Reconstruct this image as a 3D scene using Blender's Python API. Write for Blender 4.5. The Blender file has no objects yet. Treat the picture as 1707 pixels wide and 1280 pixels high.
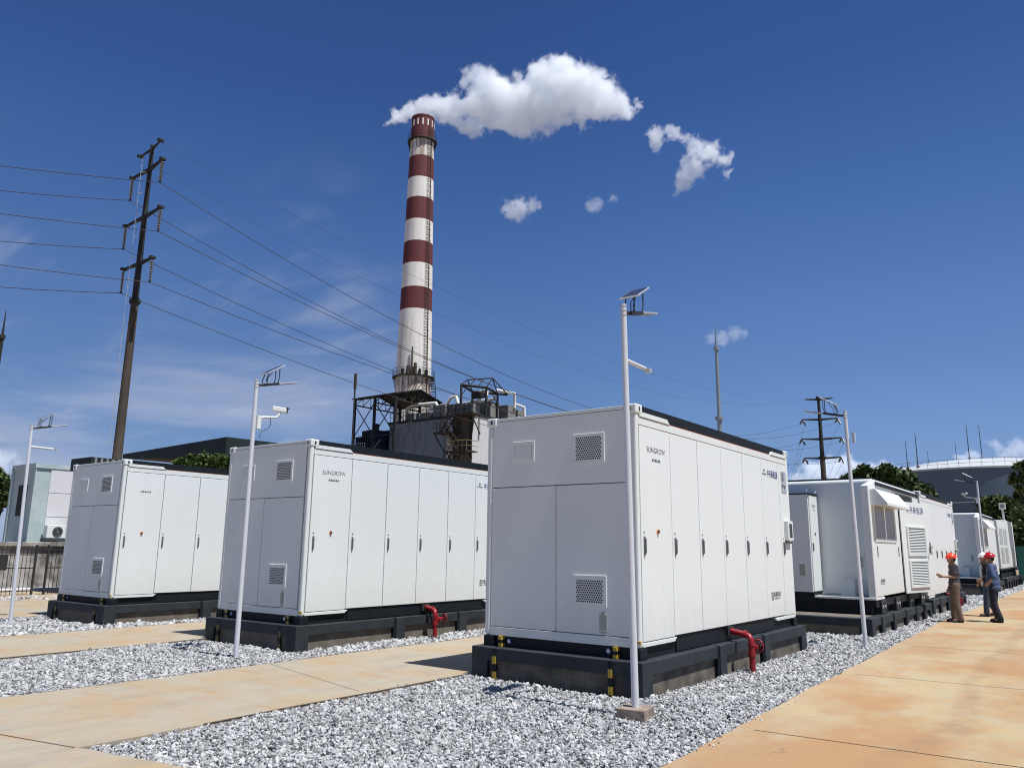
import bpy, bmesh, math, random
import numpy as np
from mathutils import Vector, Matrix
random.seed(7)
rad = math.radians
S = bpy.context.scene
COL = S.collection

# ------------------------------------------------------------------ camera
CAM = Vector((4.7133, -9.0184, 1.7163))
RR = Vector((0.80336, 0.59539, 0.01142)); UU = Vector((0.11218, -0.17014, 0.97901)); FF = Vector((-0.58484, 0.78521, 0.20348))
FPX = 1309.3
cd = bpy.data.cameras.new('camera'); cam = bpy.data.objects.new('camera', cd); COL.objects.link(cam)
cd.sensor_width = 36.0; cd.lens = FPX / 1707 * 36.0; cd.clip_start = 0.1; cd.clip_end = 6000
m = Matrix(((RR.x, UU.x, -FF.x, CAM.x), (RR.y, UU.y, -FF.y, CAM.y), (RR.z, UU.z, -FF.z, CAM.z), (0, 0, 0, 1)))
cam.matrix_world = m
S.camera = cam

def ray(u, v):
    return RR * ((u - 853.5) / FPX) + UU * ((640 - v) / FPX) + FF
def at(u, v, R):            # the point seen there, R metres away along the ground
    d = ray(u, v); return CAM + d * (R / math.hypot(d.x, d.y))
def atz(u, v, z):           # the same at a given height
    d = ray(u, v); return CAM + d * ((z - CAM.z) / d.z)
def aty(u, v, y):
    d = ray(u, v); return CAM + d * ((y - CAM.y) / d.y)
def atx(u, v, x):
    d = ray(u, v); return CAM + d * ((x - CAM.x) / d.x)

# ------------------------------------------------------------------ world, sun, exposure
SUN_DIR = Vector((1.97, -0.04, 4.46)).normalized()
SKYK = 11.0
W = bpy.data.worlds.new('World'); S.world = W; W.use_nodes = True
nt = W.node_tree; nt.nodes.clear(); N = nt.nodes.new; LK = nt.links.new
sky = N('ShaderNodeTexSky'); sky.sky_type = 'NISHITA'; sky.sun_disc = False
sky.sun_elevation = math.asin(SUN_DIR.z); sky.sun_rotation = math.atan2(SUN_DIR.x, SUN_DIR.y)
sky.altitude = 0; sky.air_density = 1.0; sky.dust_density = 0.6; sky.ozone_density = 2.2
tc = N('ShaderNodeTexCoord')
def M(op, a, b=None, c=None, clamp=False):
    n = N('ShaderNodeMath'); n.operation = op; n.use_clamp = clamp
    for i, v in enumerate((a, b, c)):
        if v is None: continue
        if isinstance(v, (int, float)): n.inputs[i].default_value = v
        else: LK(v, n.inputs[i])
    return n.outputs[0]
def smooth(v, lo, hi):
    n = N('ShaderNodeMapRange'); n.interpolation_type = 'SMOOTHERSTEP'
    LK(v, n.inputs[0]); n.inputs[1].default_value = lo; n.inputs[2].default_value = hi
    return n.outputs[0]
def dotdir(d):
    n = N('ShaderNodeVectorMath'); n.operation = 'DOT_PRODUCT'; LK(tc.outputs['Generated'], n.inputs[0]); n.inputs[1].default_value = tuple(d.normalized()); return n.outputs['Value']
sep = N('ShaderNodeSeparateXYZ'); LK(tc.outputs['Generated'], sep.inputs[0])
zc = M('MAXIMUM', sep.outputs[2], 0.03)
# high thin cirrus: streaks on a plane far above
px = M('DIVIDE', sep.outputs[0], M('ADD', zc, 0.12)); py = M('DIVIDE', sep.outputs[1], M('ADD', zc, 0.12))
cmb = N('ShaderNodeCombineXYZ'); LK(M('MULTIPLY', px, 1.0), cmb.inputs[0]); LK(M('MULTIPLY', py, 1.0), cmb.inputs[1])
mp = N('ShaderNodeMapping'); LK(cmb.outputs[0], mp.inputs[0]); mp.inputs['Rotation'].default_value = (0, 0, rad(-38)); mp.inputs['Scale'].default_value = (0.55, 2.2, 1)
nz = N('ShaderNodeTexNoise'); LK(mp.outputs[0], nz.inputs['Vector']); nz.inputs['Scale'].default_value = 1.5; nz.inputs['Detail'].default_value = 8; nz.inputs['Roughness'].default_value = 0.55; nz.inputs['Distortion'].default_value = 0.5
nzp = N('ShaderNodeTexNoise'); LK(cmb.outputs[0], nzp.inputs['Vector']); nzp.inputs['Scale'].default_value = 2.3; nzp.inputs['Detail'].default_value = 3
streak = smooth(nz.outputs['Fac'], 0.44, 0.80)
left = smooth(dotdir(ray(120, 640)), 0.86, 0.985)
low = smooth(sep.outputs[2], 0.52, 0.22)
cir = M('MULTIPLY', M('MULTIPLY', streak, left), M('MULTIPLY', M('MULTIPLY', low, smooth(nzp.outputs['Fac'], 0.40, 0.62)), 0.75))
# veil of pale haze low over the left horizon
mp2 = N('ShaderNodeMapping'); LK(tc.outputs['Generated'], mp2.inputs[0]); mp2.inputs['Scale'].default_value = (1.3, 1.3, 11)
nz2 = N('ShaderNodeTexNoise'); LK(mp2.outputs[0], nz2.inputs['Vector']); nz2.inputs['Scale'].default_value = 1.6; nz2.inputs['Detail'].default_value = 5
veil = M('MULTIPLY', M('MULTIPLY', smooth(nz2.outputs['Fac'], 0.34, 0.66), smooth(dotdir(ray(-60, 760)), 0.80, 0.99)), M('MULTIPLY', smooth(sep.outputs[2], 0.36, 0.12), 0.52))
alpha = M('MINIMUM', M('ADD', cir, veil), 0.85)
ramp = N('ShaderNodeValToRGB'); LK(M('ARCSINE', sep.outputs[2]), ramp.inputs[0])      # clear-day gradient by height above the horizon (radians)
cols = ((0.0, (0.25, 0.36, 0.57)), (0.07, (0.195, 0.315, 0.55)), (0.145, (0.145, 0.265, 0.52)), (0.213, (0.108, 0.215, 0.465)), (0.33, (0.072, 0.160, 0.400)), (0.42, (0.050, 0.126, 0.345)), (0.55, (0.032, 0.088, 0.275)), (0.75, (0.021, 0.066, 0.225)), (1.0, (0.018, 0.058, 0.20)))
el = ramp.color_ramp.elements
el[0].position = 0; el[0].color = (*cols[0][1], 1); el[1].position = 1.0; el[1].color = (*cols[-1][1], 1)
for p, c in cols[1:-1]: el.new(p).color = (*c, 1)
sc_ = N('ShaderNodeVectorMath'); sc_.operation = 'SCALE'; LK(ramp.outputs[0], sc_.inputs[0]); LK(M('MULTIPLY', M('ADD', 1.0, M('MULTIPLY', smooth(dotdir(ray(1900, 200)), 0.72, 1.0), 0.14)), SKYK), sc_.inputs['Scale'])
mxs = N('ShaderNodeMix'); mxs.data_type = 'RGBA'; mxs.inputs[0].default_value = 0.04; LK(sc_.outputs[0], mxs.inputs[6]); LK(sky.outputs[0], mxs.inputs[7])
mx = N('ShaderNodeMix'); mx.data_type = 'RGBA'; LK(alpha, mx.inputs[0]); LK(mxs.outputs[2], mx.inputs[6]); mx.inputs[7].default_value = (5.3, 5.8, 7.3, 1)
bg = N('ShaderNodeBackground'); bg.inputs['Strength'].default_value = 0.078; LK(mx.outputs[2], bg.inputs['Color'])
ow = N('ShaderNodeOutputWorld'); LK(bg.outputs[0], ow.inputs['Surface'])
W.cycles.sampling_method = 'MANUAL'; W.cycles.sample_map_resolution = 512

sl = bpy.data.lights.new('sun', 'SUN'); sl.energy = 5.0; sl.angle = rad(0.55); sl.color = (1.0, 0.98, 0.95)
so = bpy.data.objects.new('sun', sl); COL.objects.link(so); so.location = (20, 0, 60)
so.rotation_euler = (-SUN_DIR).to_track_quat('-Z', 'Y').to_euler()
vs = S.view_settings; vs.view_transform = 'Standard'; vs.look = 'None'; vs.gamma = 1.0; vs.use_curve_mapping = False; vs.exposure = 0.24
S.cycles.max_bounces = 16; S.cycles.volume_bounces = 14; S.cycles.volume_step_rate = 0.22; S.cycles.volume_max_steps = 256
S.cycles.use_denoising = True; S.cycles.filter_width = 1.1

# ------------------------------------------------------------------ materials
def mat(name, color, rough=0.6, metal=0.0, noise=None, bump=None, spec=None, fn=None):
    """noise = (scale, amount, second colour); bump = (scale, strength, distance)"""
    m = bpy.data.materials.new(name); m.use_nodes = True
    t = m.node_tree; b = t.nodes['Principled BSDF']
    b.inputs['Base Color'].default_value = (*color, 1); b.inputs['Roughness'].default_value = rough; b.inputs['Metallic'].default_value = metal
    if spec is not None: b.inputs['Specular IOR Level'].default_value = spec
    co = t.nodes.new('ShaderNodeTexCoord')
    if noise:
        n = t.nodes.new('ShaderNodeTexNoise'); n.inputs['Scale'].default_value = noise[0]; n.inputs['Detail'].default_value = 6; n.inputs['Roughness'].default_value = 0.6
        t.links.new(co.outputs['Object'], n.inputs['Vector'])
        r = t.nodes.new('ShaderNodeMapRange'); t.links.new(n.outputs['Fac'], r.inputs[0]); r.inputs[1].default_value = 0.35; r.inputs[2].default_value = 0.7; r.inputs[4].default_value = noise[1]
        x = t.nodes.new('ShaderNodeMix'); x.data_type = 'RGBA'; t.links.new(r.outputs[0], x.inputs[0])
        x.inputs[6].default_value = (*color, 1); x.inputs[7].default_value = (*noise[2], 1)
        t.links.new(x.outputs[2], b.inputs['Base Color'])
    if bump:
        n = t.nodes.new('ShaderNodeTexNoise'); n.inputs['Scale'].default_value = bump[0]; n.inputs['Detail'].default_value = 4
        t.links.new(co.outputs['Object'], n.inputs['Vector'])
        u = t.nodes.new('ShaderNodeBump'); u.inputs['Strength'].default_value = bump[1]; u.inputs['Distance'].default_value = bump[2]
        t.links.new(n.outputs['Fac'], u.inputs['Height']); t.links.new(u.outputs[0], b.inputs['Normal'])
    if fn: fn(t, b, co)
    return m

MAT = {}
def paint_fn(t, b, co):      # faint rain streaks and road dust low down on white steel
    mp = t.nodes.new('ShaderNodeMapping'); mp.inputs['Scale'].default_value = (7, 7, .35); t.links.new(co.outputs['Object'], mp.inputs[0])
    n = t.nodes.new('ShaderNodeTexNoise'); n.inputs['Scale'].default_value = 1.0; n.inputs['Detail'].default_value = 6; n.inputs['Roughness'].default_value = .6; t.links.new(mp.outputs[0], n.inputs['Vector'])
    r = t.nodes.new('ShaderNodeMapRange'); t.links.new(n.outputs['Fac'], r.inputs[0]); r.inputs[1].default_value = .45; r.inputs[2].default_value = .75; r.inputs[4].default_value = .12
    x = t.nodes.new('ShaderNodeMix'); x.data_type = 'RGBA'; t.links.new(r.outputs[0], x.inputs[0]); x.inputs[6].default_value = (.735, .78, .775, 1); x.inputs[7].default_value = (.62, .655, .64, 1)
    sp = t.nodes.new('ShaderNodeSeparateXYZ'); t.links.new(co.outputs['Object'], sp.inputs[0])
    n2 = t.nodes.new('ShaderNodeTexNoise'); n2.inputs['Scale'].default_value = 5; n2.inputs['Detail'].default_value = 7; t.links.new(co.outputs['Object'], n2.inputs['Vector'])
    a = t.nodes.new('ShaderNodeMath'); a.operation = 'MULTIPLY_ADD'; t.links.new(n2.outputs['Fac'], a.inputs[0]); a.inputs[1].default_value = -.9; t.links.new(sp.outputs[2], a.inputs[2])
    r2 = t.nodes.new('ShaderNodeMapRange'); t.links.new(a.outputs[0], r2.inputs[0]); r2.inputs[1].default_value = .75; r2.inputs[2].default_value = .05; r2.inputs[4].default_value = .28
    y = t.nodes.new('ShaderNodeMix'); y.data_type = 'RGBA'; t.links.new(r2.outputs[0], y.inputs[0]); t.links.new(x.outputs[2], y.inputs[6]); y.inputs[7].default_value = (.56, .53, .46, 1)
    t.links.new(y.outputs[2], b.inputs['Base Color'])
    r3 = t.nodes.new('ShaderNodeMapRange'); t.links.new(n.outputs['Fac'], r3.inputs[0]); r3.inputs[3].default_value = .28; r3.inputs[4].default_value = .5; t.links.new(r3.outputs[0], b.inputs['Roughness'])
MAT['white'] = mat('white_paint', (0.735, 0.77, 0.77), 0.38, bump=(0.9, 0.22, 0.03), fn=paint_fn)
MAT['white_frame'] = mat('white_frame_paint', (0.72, 0.765, 0.75), 0.42, noise=(3, 0.5, (0.65, 0.69, 0.67)))
MAT['seam'] = mat('rubber_seam', (0.10, 0.11, 0.115), 0.7)
MAT['black'] = mat('black_steel', (0.006, 0.010, 0.014), 0.6, noise=(6, 0.6, (0.014, 0.020, 0.025)), spec=.25)
MAT['plinth'] = mat('dark_plinth_paint', (0.013, 0.019, 0.025), 0.7, noise=(4, 0.8, (0.030, 0.036, 0.042)), bump=(9, 0.25, 0.01))
MAT['handle'] = mat('grey_handle', (0.16, 0.17, 0.175), 0.4, noise=(30, 0.4, (0.10, 0.11, 0.11)))
MAT['hole'] = mat('vent_hole', (0.02, 0.022, 0.025), 0.8)
MAT['ink'] = mat('dark_ink', (0.05, 0.055, 0.06), 0.6)
MAT['blue_ink'] = mat('blue_ink', (0.015, 0.035, 0.22), 0.5)
MAT['yellow'] = mat('yellow_paint', (0.55, 0.36, 0.03), 0.5, noise=(20, 0.6, (0.35, 0.22, 0.03)))
MAT['worn_yellow'] = mat('worn_dark_yellow', (0.14, 0.11, 0.03), 0.7, noise=(12, 0.9, (0.04, 0.035, 0.02)))
MAT['orange'] = mat('orange_plastic', (0.75, 0.25, 0.04), 0.4)
MAT['copper'] = mat('orange_gasket', (0.45, 0.20, 0.11), 0.6)
MAT['label'] = mat('pale_label', (0.42, 0.44, 0.38), 0.6, noise=(60, 0.8, (0.28, 0.31, 0.27)))
MAT['blue_tag'] = mat('blue_tag', (0.02, 0.07, 0.22), 0.5)
MAT['red'] = mat('red_pipe_paint', (0.28, 0.008, 0.014), 0.35, noise=(14, 0.6, (0.17, 0.006, 0.012)), bump=(30, 0.2, 0.003))
MAT['galv'] = mat('galvanised_pole_paint', (0.66, 0.69, 0.73), 0.35, 0.1, noise=(5, 0.5, (0.56, 0.59, 0.63)))
MAT['steel_dark'] = mat('dark_bracket_steel', (0.035, 0.04, 0.045), 0.5, 0.3)
MAT['alu'] = mat('aluminium', (0.62, 0.64, 0.66), 0.35, 0.5)
MAT['cell'] = mat('solar_cell', (0.008, 0.014, 0.05), 0.15)
MAT['glass'] = mat('dark_glass', (0.24, 0.245, 0.25), 0.35, spec=0.4)
MAT['rust_con'] = mat('footing_concrete', (0.34, 0.28, 0.22), 0.9, noise=(9, 0.9, (0.16, 0.10, 0.08)), bump=(25, 0.5, 0.01))

def mesh_fn(t, b, co):      # fine wire mesh over brown concrete
    w = []
    sepn = t.nodes.new('ShaderNodeSeparateXYZ'); t.links.new(co.outputs['Object'], sepn.inputs[0])
    def lines(out, k):
        a = t.nodes.new('ShaderNodeMath'); a.operation = 'MULTIPLY'; t.links.new(out, a.inputs[0]); a.inputs[1].default_value = k
        f = t.nodes.new('ShaderNodeMath'); f.operation = 'FRACT'; t.links.new(a.outputs[0], f.inputs[0])
        g = t.nodes.new('ShaderNodeMath'); g.operation = 'LESS_THAN'; t.links.new(f.outputs[0], g.inputs[0]); g.inputs[1].default_value = 0.42
        return g.outputs[0]
    xy = t.nodes.new('ShaderNodeMath'); xy.operation = 'ADD'; t.links.new(sepn.outputs[0], xy.inputs[0]); t.links.new(sepn.outputs[1], xy.inputs[1])
    l1 = lines(xy.outputs[0], 36); l2 = lines(sepn.outputs[2], 36)
    mm = t.nodes.new('ShaderNodeMath'); mm.operation = 'MAXIMUM'; t.links.new(l1, mm.inputs[0]); t.links.new(l2, mm.inputs[1])
    n = t.nodes.new('ShaderNodeTexNoise'); n.inputs['Scale'].default_value = 3.5; n.inputs['Detail'].default_value = 6; t.links.new(co.outputs['Object'], n.inputs['Vector'])
    cr = t.nodes.new('ShaderNodeValToRGB'); t.links.new(n.outputs['Fac'], cr.inputs[0])
    cr.color_ramp.elements[0].color = (0.075, 0.062, 0.048, 1); cr.color_ramp.elements[0].position = 0.35
    cr.color_ramp.elements[1].color = (0.26, 0.225, 0.175, 1); cr.color_ramp.elements[1].position = 0.7
    x = t.nodes.new('ShaderNodeMix'); x.data_type = 'RGBA'; t.links.new(mm.outputs[0], x.inputs[0]); x.inputs[6].default_value = (0.045, 0.042, 0.038, 1); t.links.new(cr.outputs[0], x.inputs[7])
    t.links.new(x.outputs[2], b.inputs['Base Color'])
MAT['mesh'] = mat('wire_mesh_panel', (0.15, 0.13, 0.1), 0.8, fn=mesh_fn)
MAT['brown_con'] = mat('bare_plinth_concrete', (0.19, 0.165, 0.135), 0.9, noise=(3, 0.9, (0.10, 0.08, 0.06)), bump=(12, 0.4, 0.01))

def slab_fn(t, b, co):
    def nz(scale, det, sx=1, sy=1, rough=0.6):
        mp = t.nodes.new('ShaderNodeMapping'); mp.inputs['Scale'].default_value = (sx, sy, 1); mp.inputs['Rotation'].default_value = (0, 0, 0.25); t.links.new(co.outputs['Object'], mp.inputs[0])
        n = t.nodes.new('ShaderNodeTexNoise'); n.inputs['Scale'].default_value = scale; n.inputs['Detail'].default_value = det; n.inputs['Roughness'].default_value = rough
        t.links.new(mp.outputs[0], n.inputs['Vector']); return n.outputs['Fac']
    def rng(v, lo, hi, a=0.0, c=1.0):
        r = t.nodes.new('ShaderNodeMapRange'); t.links.new(v, r.inputs[0]); r.inputs[1].default_value = lo; r.inputs[2].default_value = hi; r.inputs[3].default_value = a; r.inputs[4].default_value = c; return r.outputs[0]
    def mixc(f, A, B):
        x = t.nodes.new('ShaderNodeMix'); x.data_type = 'RGBA'; t.links.new(f, x.inputs[0])
        for i, c in ((6, A), (7, B)):
            if isinstance(c, tuple): x.inputs[i].default_value = (*c, 1)
            else: t.links.new(c, x.inputs[i])
        return x.outputs[2]
    sp = t.nodes.new('ShaderNodeSeparateXYZ'); t.links.new(co.outputs['Object'], sp.inputs[0])
    base = mixc(rng(nz(0.35, 5), 0.36, 0.64), (0.375, 0.293, 0.187), (0.39, 0.27, 0.15))          # ochre to orange clay film
    pale = mixc(rng(nz(0.55, 7, 1, 1.6, 0.65), 0.36, 0.56, 0, 0.9), base, (0.365, 0.33, 0.262))            # bare grey cement showing through
    pale = mixc(rng(nz(1.1, 7, 2.4, 0.8, 0.7), 0.50, 0.66, 0, 0.55), pale, (0.27, 0.245, 0.205))
    st = mixc(rng(nz(0.9, 7, 1.0, 2.6, 0.7), 0.54, 0.70, 0, 0.75), pale, (0.37, 0.235, 0.13))         # dried mud streaks
    # the yard by the stations is more orange, the cross paths greyer
    gx = rng(sp.outputs[0], -2.5, 2.5, 0.0, 0.9)
    st2 = mixc(gx, st, mixc(rng(nz(0.45, 7, 1.2, .8, .65), 0.42, 0.56), mixc(rng(nz(1.7, 7, 1, 2.2, .7), 0.44, 0.62), (0.425, 0.32, 0.175), (0.385, 0.335, 0.225)), (0.37, 0.215, 0.10)))
    for xc, w_ in ((3.05, .13), (4.65, .13)):      # old tyre tracks along the yard
        tn = t.nodes.new('ShaderNodeMath'); tn.operation = 'MULTIPLY_ADD'; t.links.new(nz(.12, 2), tn.inputs[0]); tn.inputs[1].default_value = 2.0; t.links.new(sp.outputs[0], tn.inputs[2])
        tm = t.nodes.new('ShaderNodeMath'); tm.operation = 'SUBTRACT'; t.links.new(tn.outputs[0], tm.inputs[0]); tm.inputs[1].default_value = xc + 1.0
        ta_ = t.nodes.new('ShaderNodeMath'); ta_.operation = 'ABSOLUTE'; t.links.new(tm.outputs[0], ta_.inputs[0])
        tk = t.nodes.new('ShaderNodeMath'); tk.operation = 'MULTIPLY'; t.links.new(rng(ta_.outputs[0], w_ * .5, w_ * 1.4, .42, 0), tk.inputs[0]); t.links.new(rng(nz(2.2, 6, 1, 1), .35, .65), tk.inputs[1])
        st2 = mixc(tk.outputs[0], st2, (0.235, 0.155, 0.095))
    st3 = mixc(rng(nz(14, 4), 0.62, 0.8, 0, 0.35), st2, (0.24, 0.165, 0.11))
    vo = t.nodes.new('ShaderNodeTexVoronoi'); vo.feature = 'DISTANCE_TO_EDGE'; vo.inputs['Scale'].default_value = .22
    wv = t.nodes.new('ShaderNodeTexNoise'); wv.inputs['Scale'].default_value = 1.2; wv.inputs['Detail'].default_value = 6; t.links.new(co.outputs['Object'], wv.inputs['Vector'])
    va = t.nodes.new('ShaderNodeVectorMath'); va.operation = 'MULTIPLY_ADD'; t.links.new(wv.outputs['Color'], va.inputs[0]); va.inputs[1].default_value = (1.3, 1.3, 0); t.links.new(co.outputs['Object'], va.inputs[2]); t.links.new(va.outputs[0], vo.inputs['Vector'])
    ck = rng(vo.outputs['Distance'], 0.0005, 0.0016, .55, 0)
    ck2 = t.nodes.new('ShaderNodeMath'); ck2.operation = 'MULTIPLY'; t.links.new(ck, ck2.inputs[0]); t.links.new(rng(nz(.4, 3), .5, .6), ck2.inputs[1])
    st4 = mixc(ck2.outputs[0], st3, (0.12, 0.08, 0.055))          # hairline shrinkage cracks
    t.links.new(st4, b.inputs['Base Color'])
    u = t.nodes.new('ShaderNodeBump'); u.inputs['Strength'].default_value = 0.35; u.inputs['Distance'].default_value = 0.006
    t.links.new(nz(22, 5), u.inputs['Height']); t.links.new(u.outputs[0], b.inputs['Normal'])
MAT['slab'] = mat('clay_stained_concrete', (0.5, 0.36, 0.23), 0.85, fn=slab_fn, spec=0.25)
MAT['earth'] = mat('ground_earth', (0.30, 0.21, 0.13), 0.95, noise=(0.3, 0.8, (0.20, 0.16, 0.11)))
MAT['joint'] = mat('joint_filler', (0.10, 0.065, 0.04), 0.9)
MAT['bed'] = mat('gravel_bed', (0.16, 0.16, 0.16), 0.95, noise=(60, 1, (0.05, 0.05, 0.05)))

def stone_fn(t, b, co):
    a = t.nodes.new('ShaderNodeAttribute'); a.attribute_name = 'tone'
    cr = t.nodes.new('ShaderNodeValToRGB'); t.links.new(a.outputs['Fac'], cr.inputs[0])
    e = cr.color_ramp.elements; e[0].position = 0.0; e[0].color = (0.09, 0.093, 0.096, 1); e[1].position = 1.0; e[1].color = (0.60, 0.605, 0.605, 1)
    k = cr.color_ramp.elements.new(0.12); k.color = (0.18, 0.184, 0.188, 1)
    k = cr.color_ramp.elements.new(0.55); k.color = (0.40, 0.404, 0.406, 1)
    n = t.nodes.new('ShaderNodeTexNoise'); n.inputs['Scale'].default_value = 90; t.links.new(co.outputs['Object'], n.inputs['Vector'])
    x = t.nodes.new('ShaderNodeMix'); x.data_type = 'RGBA'; x.blend_type = 'MULTIPLY'; x.inputs[0].default_value = 0.35
    t.links.new(cr.outputs[0], x.inputs[6]); t.links.new(n.outputs['Color'], x.inputs[7]); 
    r = t.nodes.new('ShaderNodeMapRange'); t.links.new(n.outputs['Fac'], r.inputs[0]); r.inputs[1].default_value = 0.3; r.inputs[2].default_value = 0.7; r.inputs[3].default_value = 0.55; r.inputs[4].default_value = 1.15
    cc = t.nodes.new('ShaderNodeCombineXYZ'); [t.links.new(r.outputs[0], cc.inputs[i]) for i in range(3)]
    t.links.new(cc.outputs[0], x.inputs[7]); t.links.new(x.outputs[2], b.inputs['Base Color'])
MAT['stone'] = mat('crushed_stone', (0.5, 0.5, 0.5), 0.85, fn=stone_fn, spec=0.3)

# ------------------------------------------------------------------ mesh helpers
class MB:
    def __init__(s): s.v = []; s.f = []; s.sm = []; s.mi = []
    def add(s, vs, fs, smooth=False, mi=0):
        o = len(s.v); s.v += [tuple(p) for p in vs]
        for f in fs: s.f.append([i + o for i in f]); s.sm.append(smooth); s.mi.append(mi)
        return s
    def box(s, x0, x1, y0, y1, z0, z1, mi=0, M=None):
        vs = [Vector((x, y, z)) for x in (x0, x1) for y in (y0, y1) for z in (z0, z1)]
        if M: vs = [M @ p for p in vs]
        return s.add(vs, [(0, 1, 3, 2), (4, 6, 7, 5), (0, 4, 5, 1), (2, 3, 7, 6), (0, 2, 6, 4), (1, 5, 7, 3)], False, mi)
    def prism(s, poly, z0, z1, mi=0):        # poly counter-clockwise in xy
        n = len(poly); vs = [(x, y, z0) for x, y in poly] + [(x, y, z1) for x, y in poly]
        fs = [tuple(range(n))[::-1], tuple(range(n, 2 * n))] + [(i, (i + 1) % n, n + (i + 1) % n, n + i) for i in range(n)]
        return s.add(vs, fs, False, mi)
    def ext(s, pts, d, mi=0):                # polygon pushed along a vector
        n = len(pts); d = Vector(d); a = [Vector(p) for p in pts]; vs = a + [p + d for p in a]
        fs = [tuple(range(n))[::-1], tuple(range(n, 2 * n))] + [(i, (i + 1) % n, n + (i + 1) % n, n + i) for i in range(n)]
        return s.add(vs, fs, False, mi)
    def cyl(s, p0, p1, r0, r1=None, n=12, mi=0, cap=True, smooth=True):
        p0 = Vector(p0); p1 = Vector(p1); r1 = r0 if r1 is None else r1
        d = (p1 - p0).normalized(); a = d.orthogonal().normalized(); b = d.cross(a)
        vs = []
        for p, r in ((p0, r0), (p1, r1)):
            for i in range(n):
                t = 2 * math.pi * i / n; vs.append(p + (a * math.cos(t) + b * math.sin(t)) * r)
        s.add(vs, [(i, (i + 1) % n, n + (i + 1) % n, n + i) for i in range(n)], smooth, mi)
        if cap: s.add(vs[:n], [tuple(range(n))[::-1]], False, mi); s.add(vs[n:], [tuple(range(n))], False, mi)
        return s
    def tube(s, pts, r, n=8, mi=0):
        pts = [Vector(p) for p in pts]; rs = r if isinstance(r, (list, tuple)) else [r] * len(pts)
        vs = []; up = None
        for k, p in enumerate(pts):
            d = (pts[min(k + 1, len(pts) - 1)] - pts[max(k - 1, 0)]).normalized()
            if up is None: a = d.orthogonal().normalized()
            else: a = (up - d * up.dot(d)).normalized()
            up = a; b = d.cross(a)
            for i in range(n):
                t = 2 * math.pi * i / n; vs.append(p + (a * math.cos(t) + b * math.sin(t)) * rs[k])
        fs = [(k * n + i, k * n + (i + 1) % n, (k + 1) * n + (i + 1) % n, (k + 1) * n + i) for k in range(len(pts) - 1) for i in range(n)]
        s.add(vs, fs, True, mi)
        s.add(vs[:n], [tuple(range(n))[::-1]], False, mi); s.add(vs[-n:], [tuple(range(n))], False, mi)
        return s
    def ring(s, c, r, w, h, n=40, mi=0):      # flat annular deck
        vs = []
        for i in range(n):
            t = 2 * math.pi * i / n; cx, sx = math.cos(t), math.sin(t)
            for rr, zz in ((r - w, 0), (r, 0), (r, h), (r - w, h)): vs.append((c[0] + rr * cx, c[1] + rr * sx, c[2] + zz))
        fs = []
        for i in range(n):
            a = i * 4; b = ((i + 1) % n) * 4
            for k in range(4): fs.append((a + k, b + k, b + (k + 1) % 4, a + (k + 1) % 4))
        return s.add(vs, fs, False, mi)
    def torus(s, c, axis, R, r, n=20, k=6, mi=0):
        c = Vector(c); ax = Vector(axis).normalized(); a = ax.orthogonal().normalized(); b = ax.cross(a)
        pts = [c + (a * math.cos(2 * math.pi * i / n) + b * math.sin(2 * math.pi * i / n)) * R for i in range(n)]
        vs = []
        for i, p in enumerate(pts):
            o = (p - c).normalized()
            for j in range(k):
                t = 2 * math.pi * j / k; vs.append(p + (o * math.cos(t) + ax * math.sin(t)) * r)
        fs = [(i * k + j, ((i + 1) % n) * k + j, ((i + 1) % n) * k + (j + 1) % k, i * k + (j + 1) % k) for i in range(n) for j in range(k)]
        return s.add(vs, fs, True, mi)
    def ball(s, c, r, n=12, k=8, mi=0):       # r may be a 3-vector
        c = Vector(c); r = Vector(r) if hasattr(r, '__len__') else Vector((r, r, r)); vs = [c + Vector((0, 0, r.z))]
        for j in range(1, k):
            ph = math.pi * j / k
            for i in range(n):
                t = 2 * math.pi * i / n; vs.append(c + Vector((r.x * math.sin(ph) * math.cos(t), r.y * math.sin(ph) * math.sin(t), r.z * math.cos(ph))))
        vs.append(c - Vector((0, 0, r.z))); L = len(vs) - 1
        fs = [(0, 1 + i, 1 + (i + 1) % n) for i in range(n)]
        for j in range(k - 2):
            for i in range(n):
                a = 1 + j * n; fs.append((a + i, a + n + i, a + n + (i + 1) % n, a + (i + 1) % n))
        a = 1 + (k - 2) * n; fs += [(a + i, L, a + (i + 1) % n) for i in range(n)]
        return s.add(vs, fs, True, mi)
    def build(s, name, mats, parent=None, bevel=0, loc=None):
        me = bpy.data.meshes.new(name); me.from_pydata(s.v, [], s.f)
        if not isinstance(mats, (list, tuple)): mats = [mats]
        for mm in mats: me.materials.append(MAT[mm] if isinstance(mm, str) else mm)
        me.polygons.foreach_set('use_smooth', s.sm); me.polygons.foreach_set('material_index', s.mi)
        me.update()
        o = bpy.data.objects.new(name, me); COL.objects.link(o)
        if parent: o.parent = parent
        if loc: o.location = loc
        if bevel:
            b = o.modifiers.new('bevel', 'BEVEL'); b.width = bevel; b.segments = 3; b.limit_method = 'ANGLE'; b.angle_limit = rad(40); b.harden_normals = False
        return o

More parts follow.
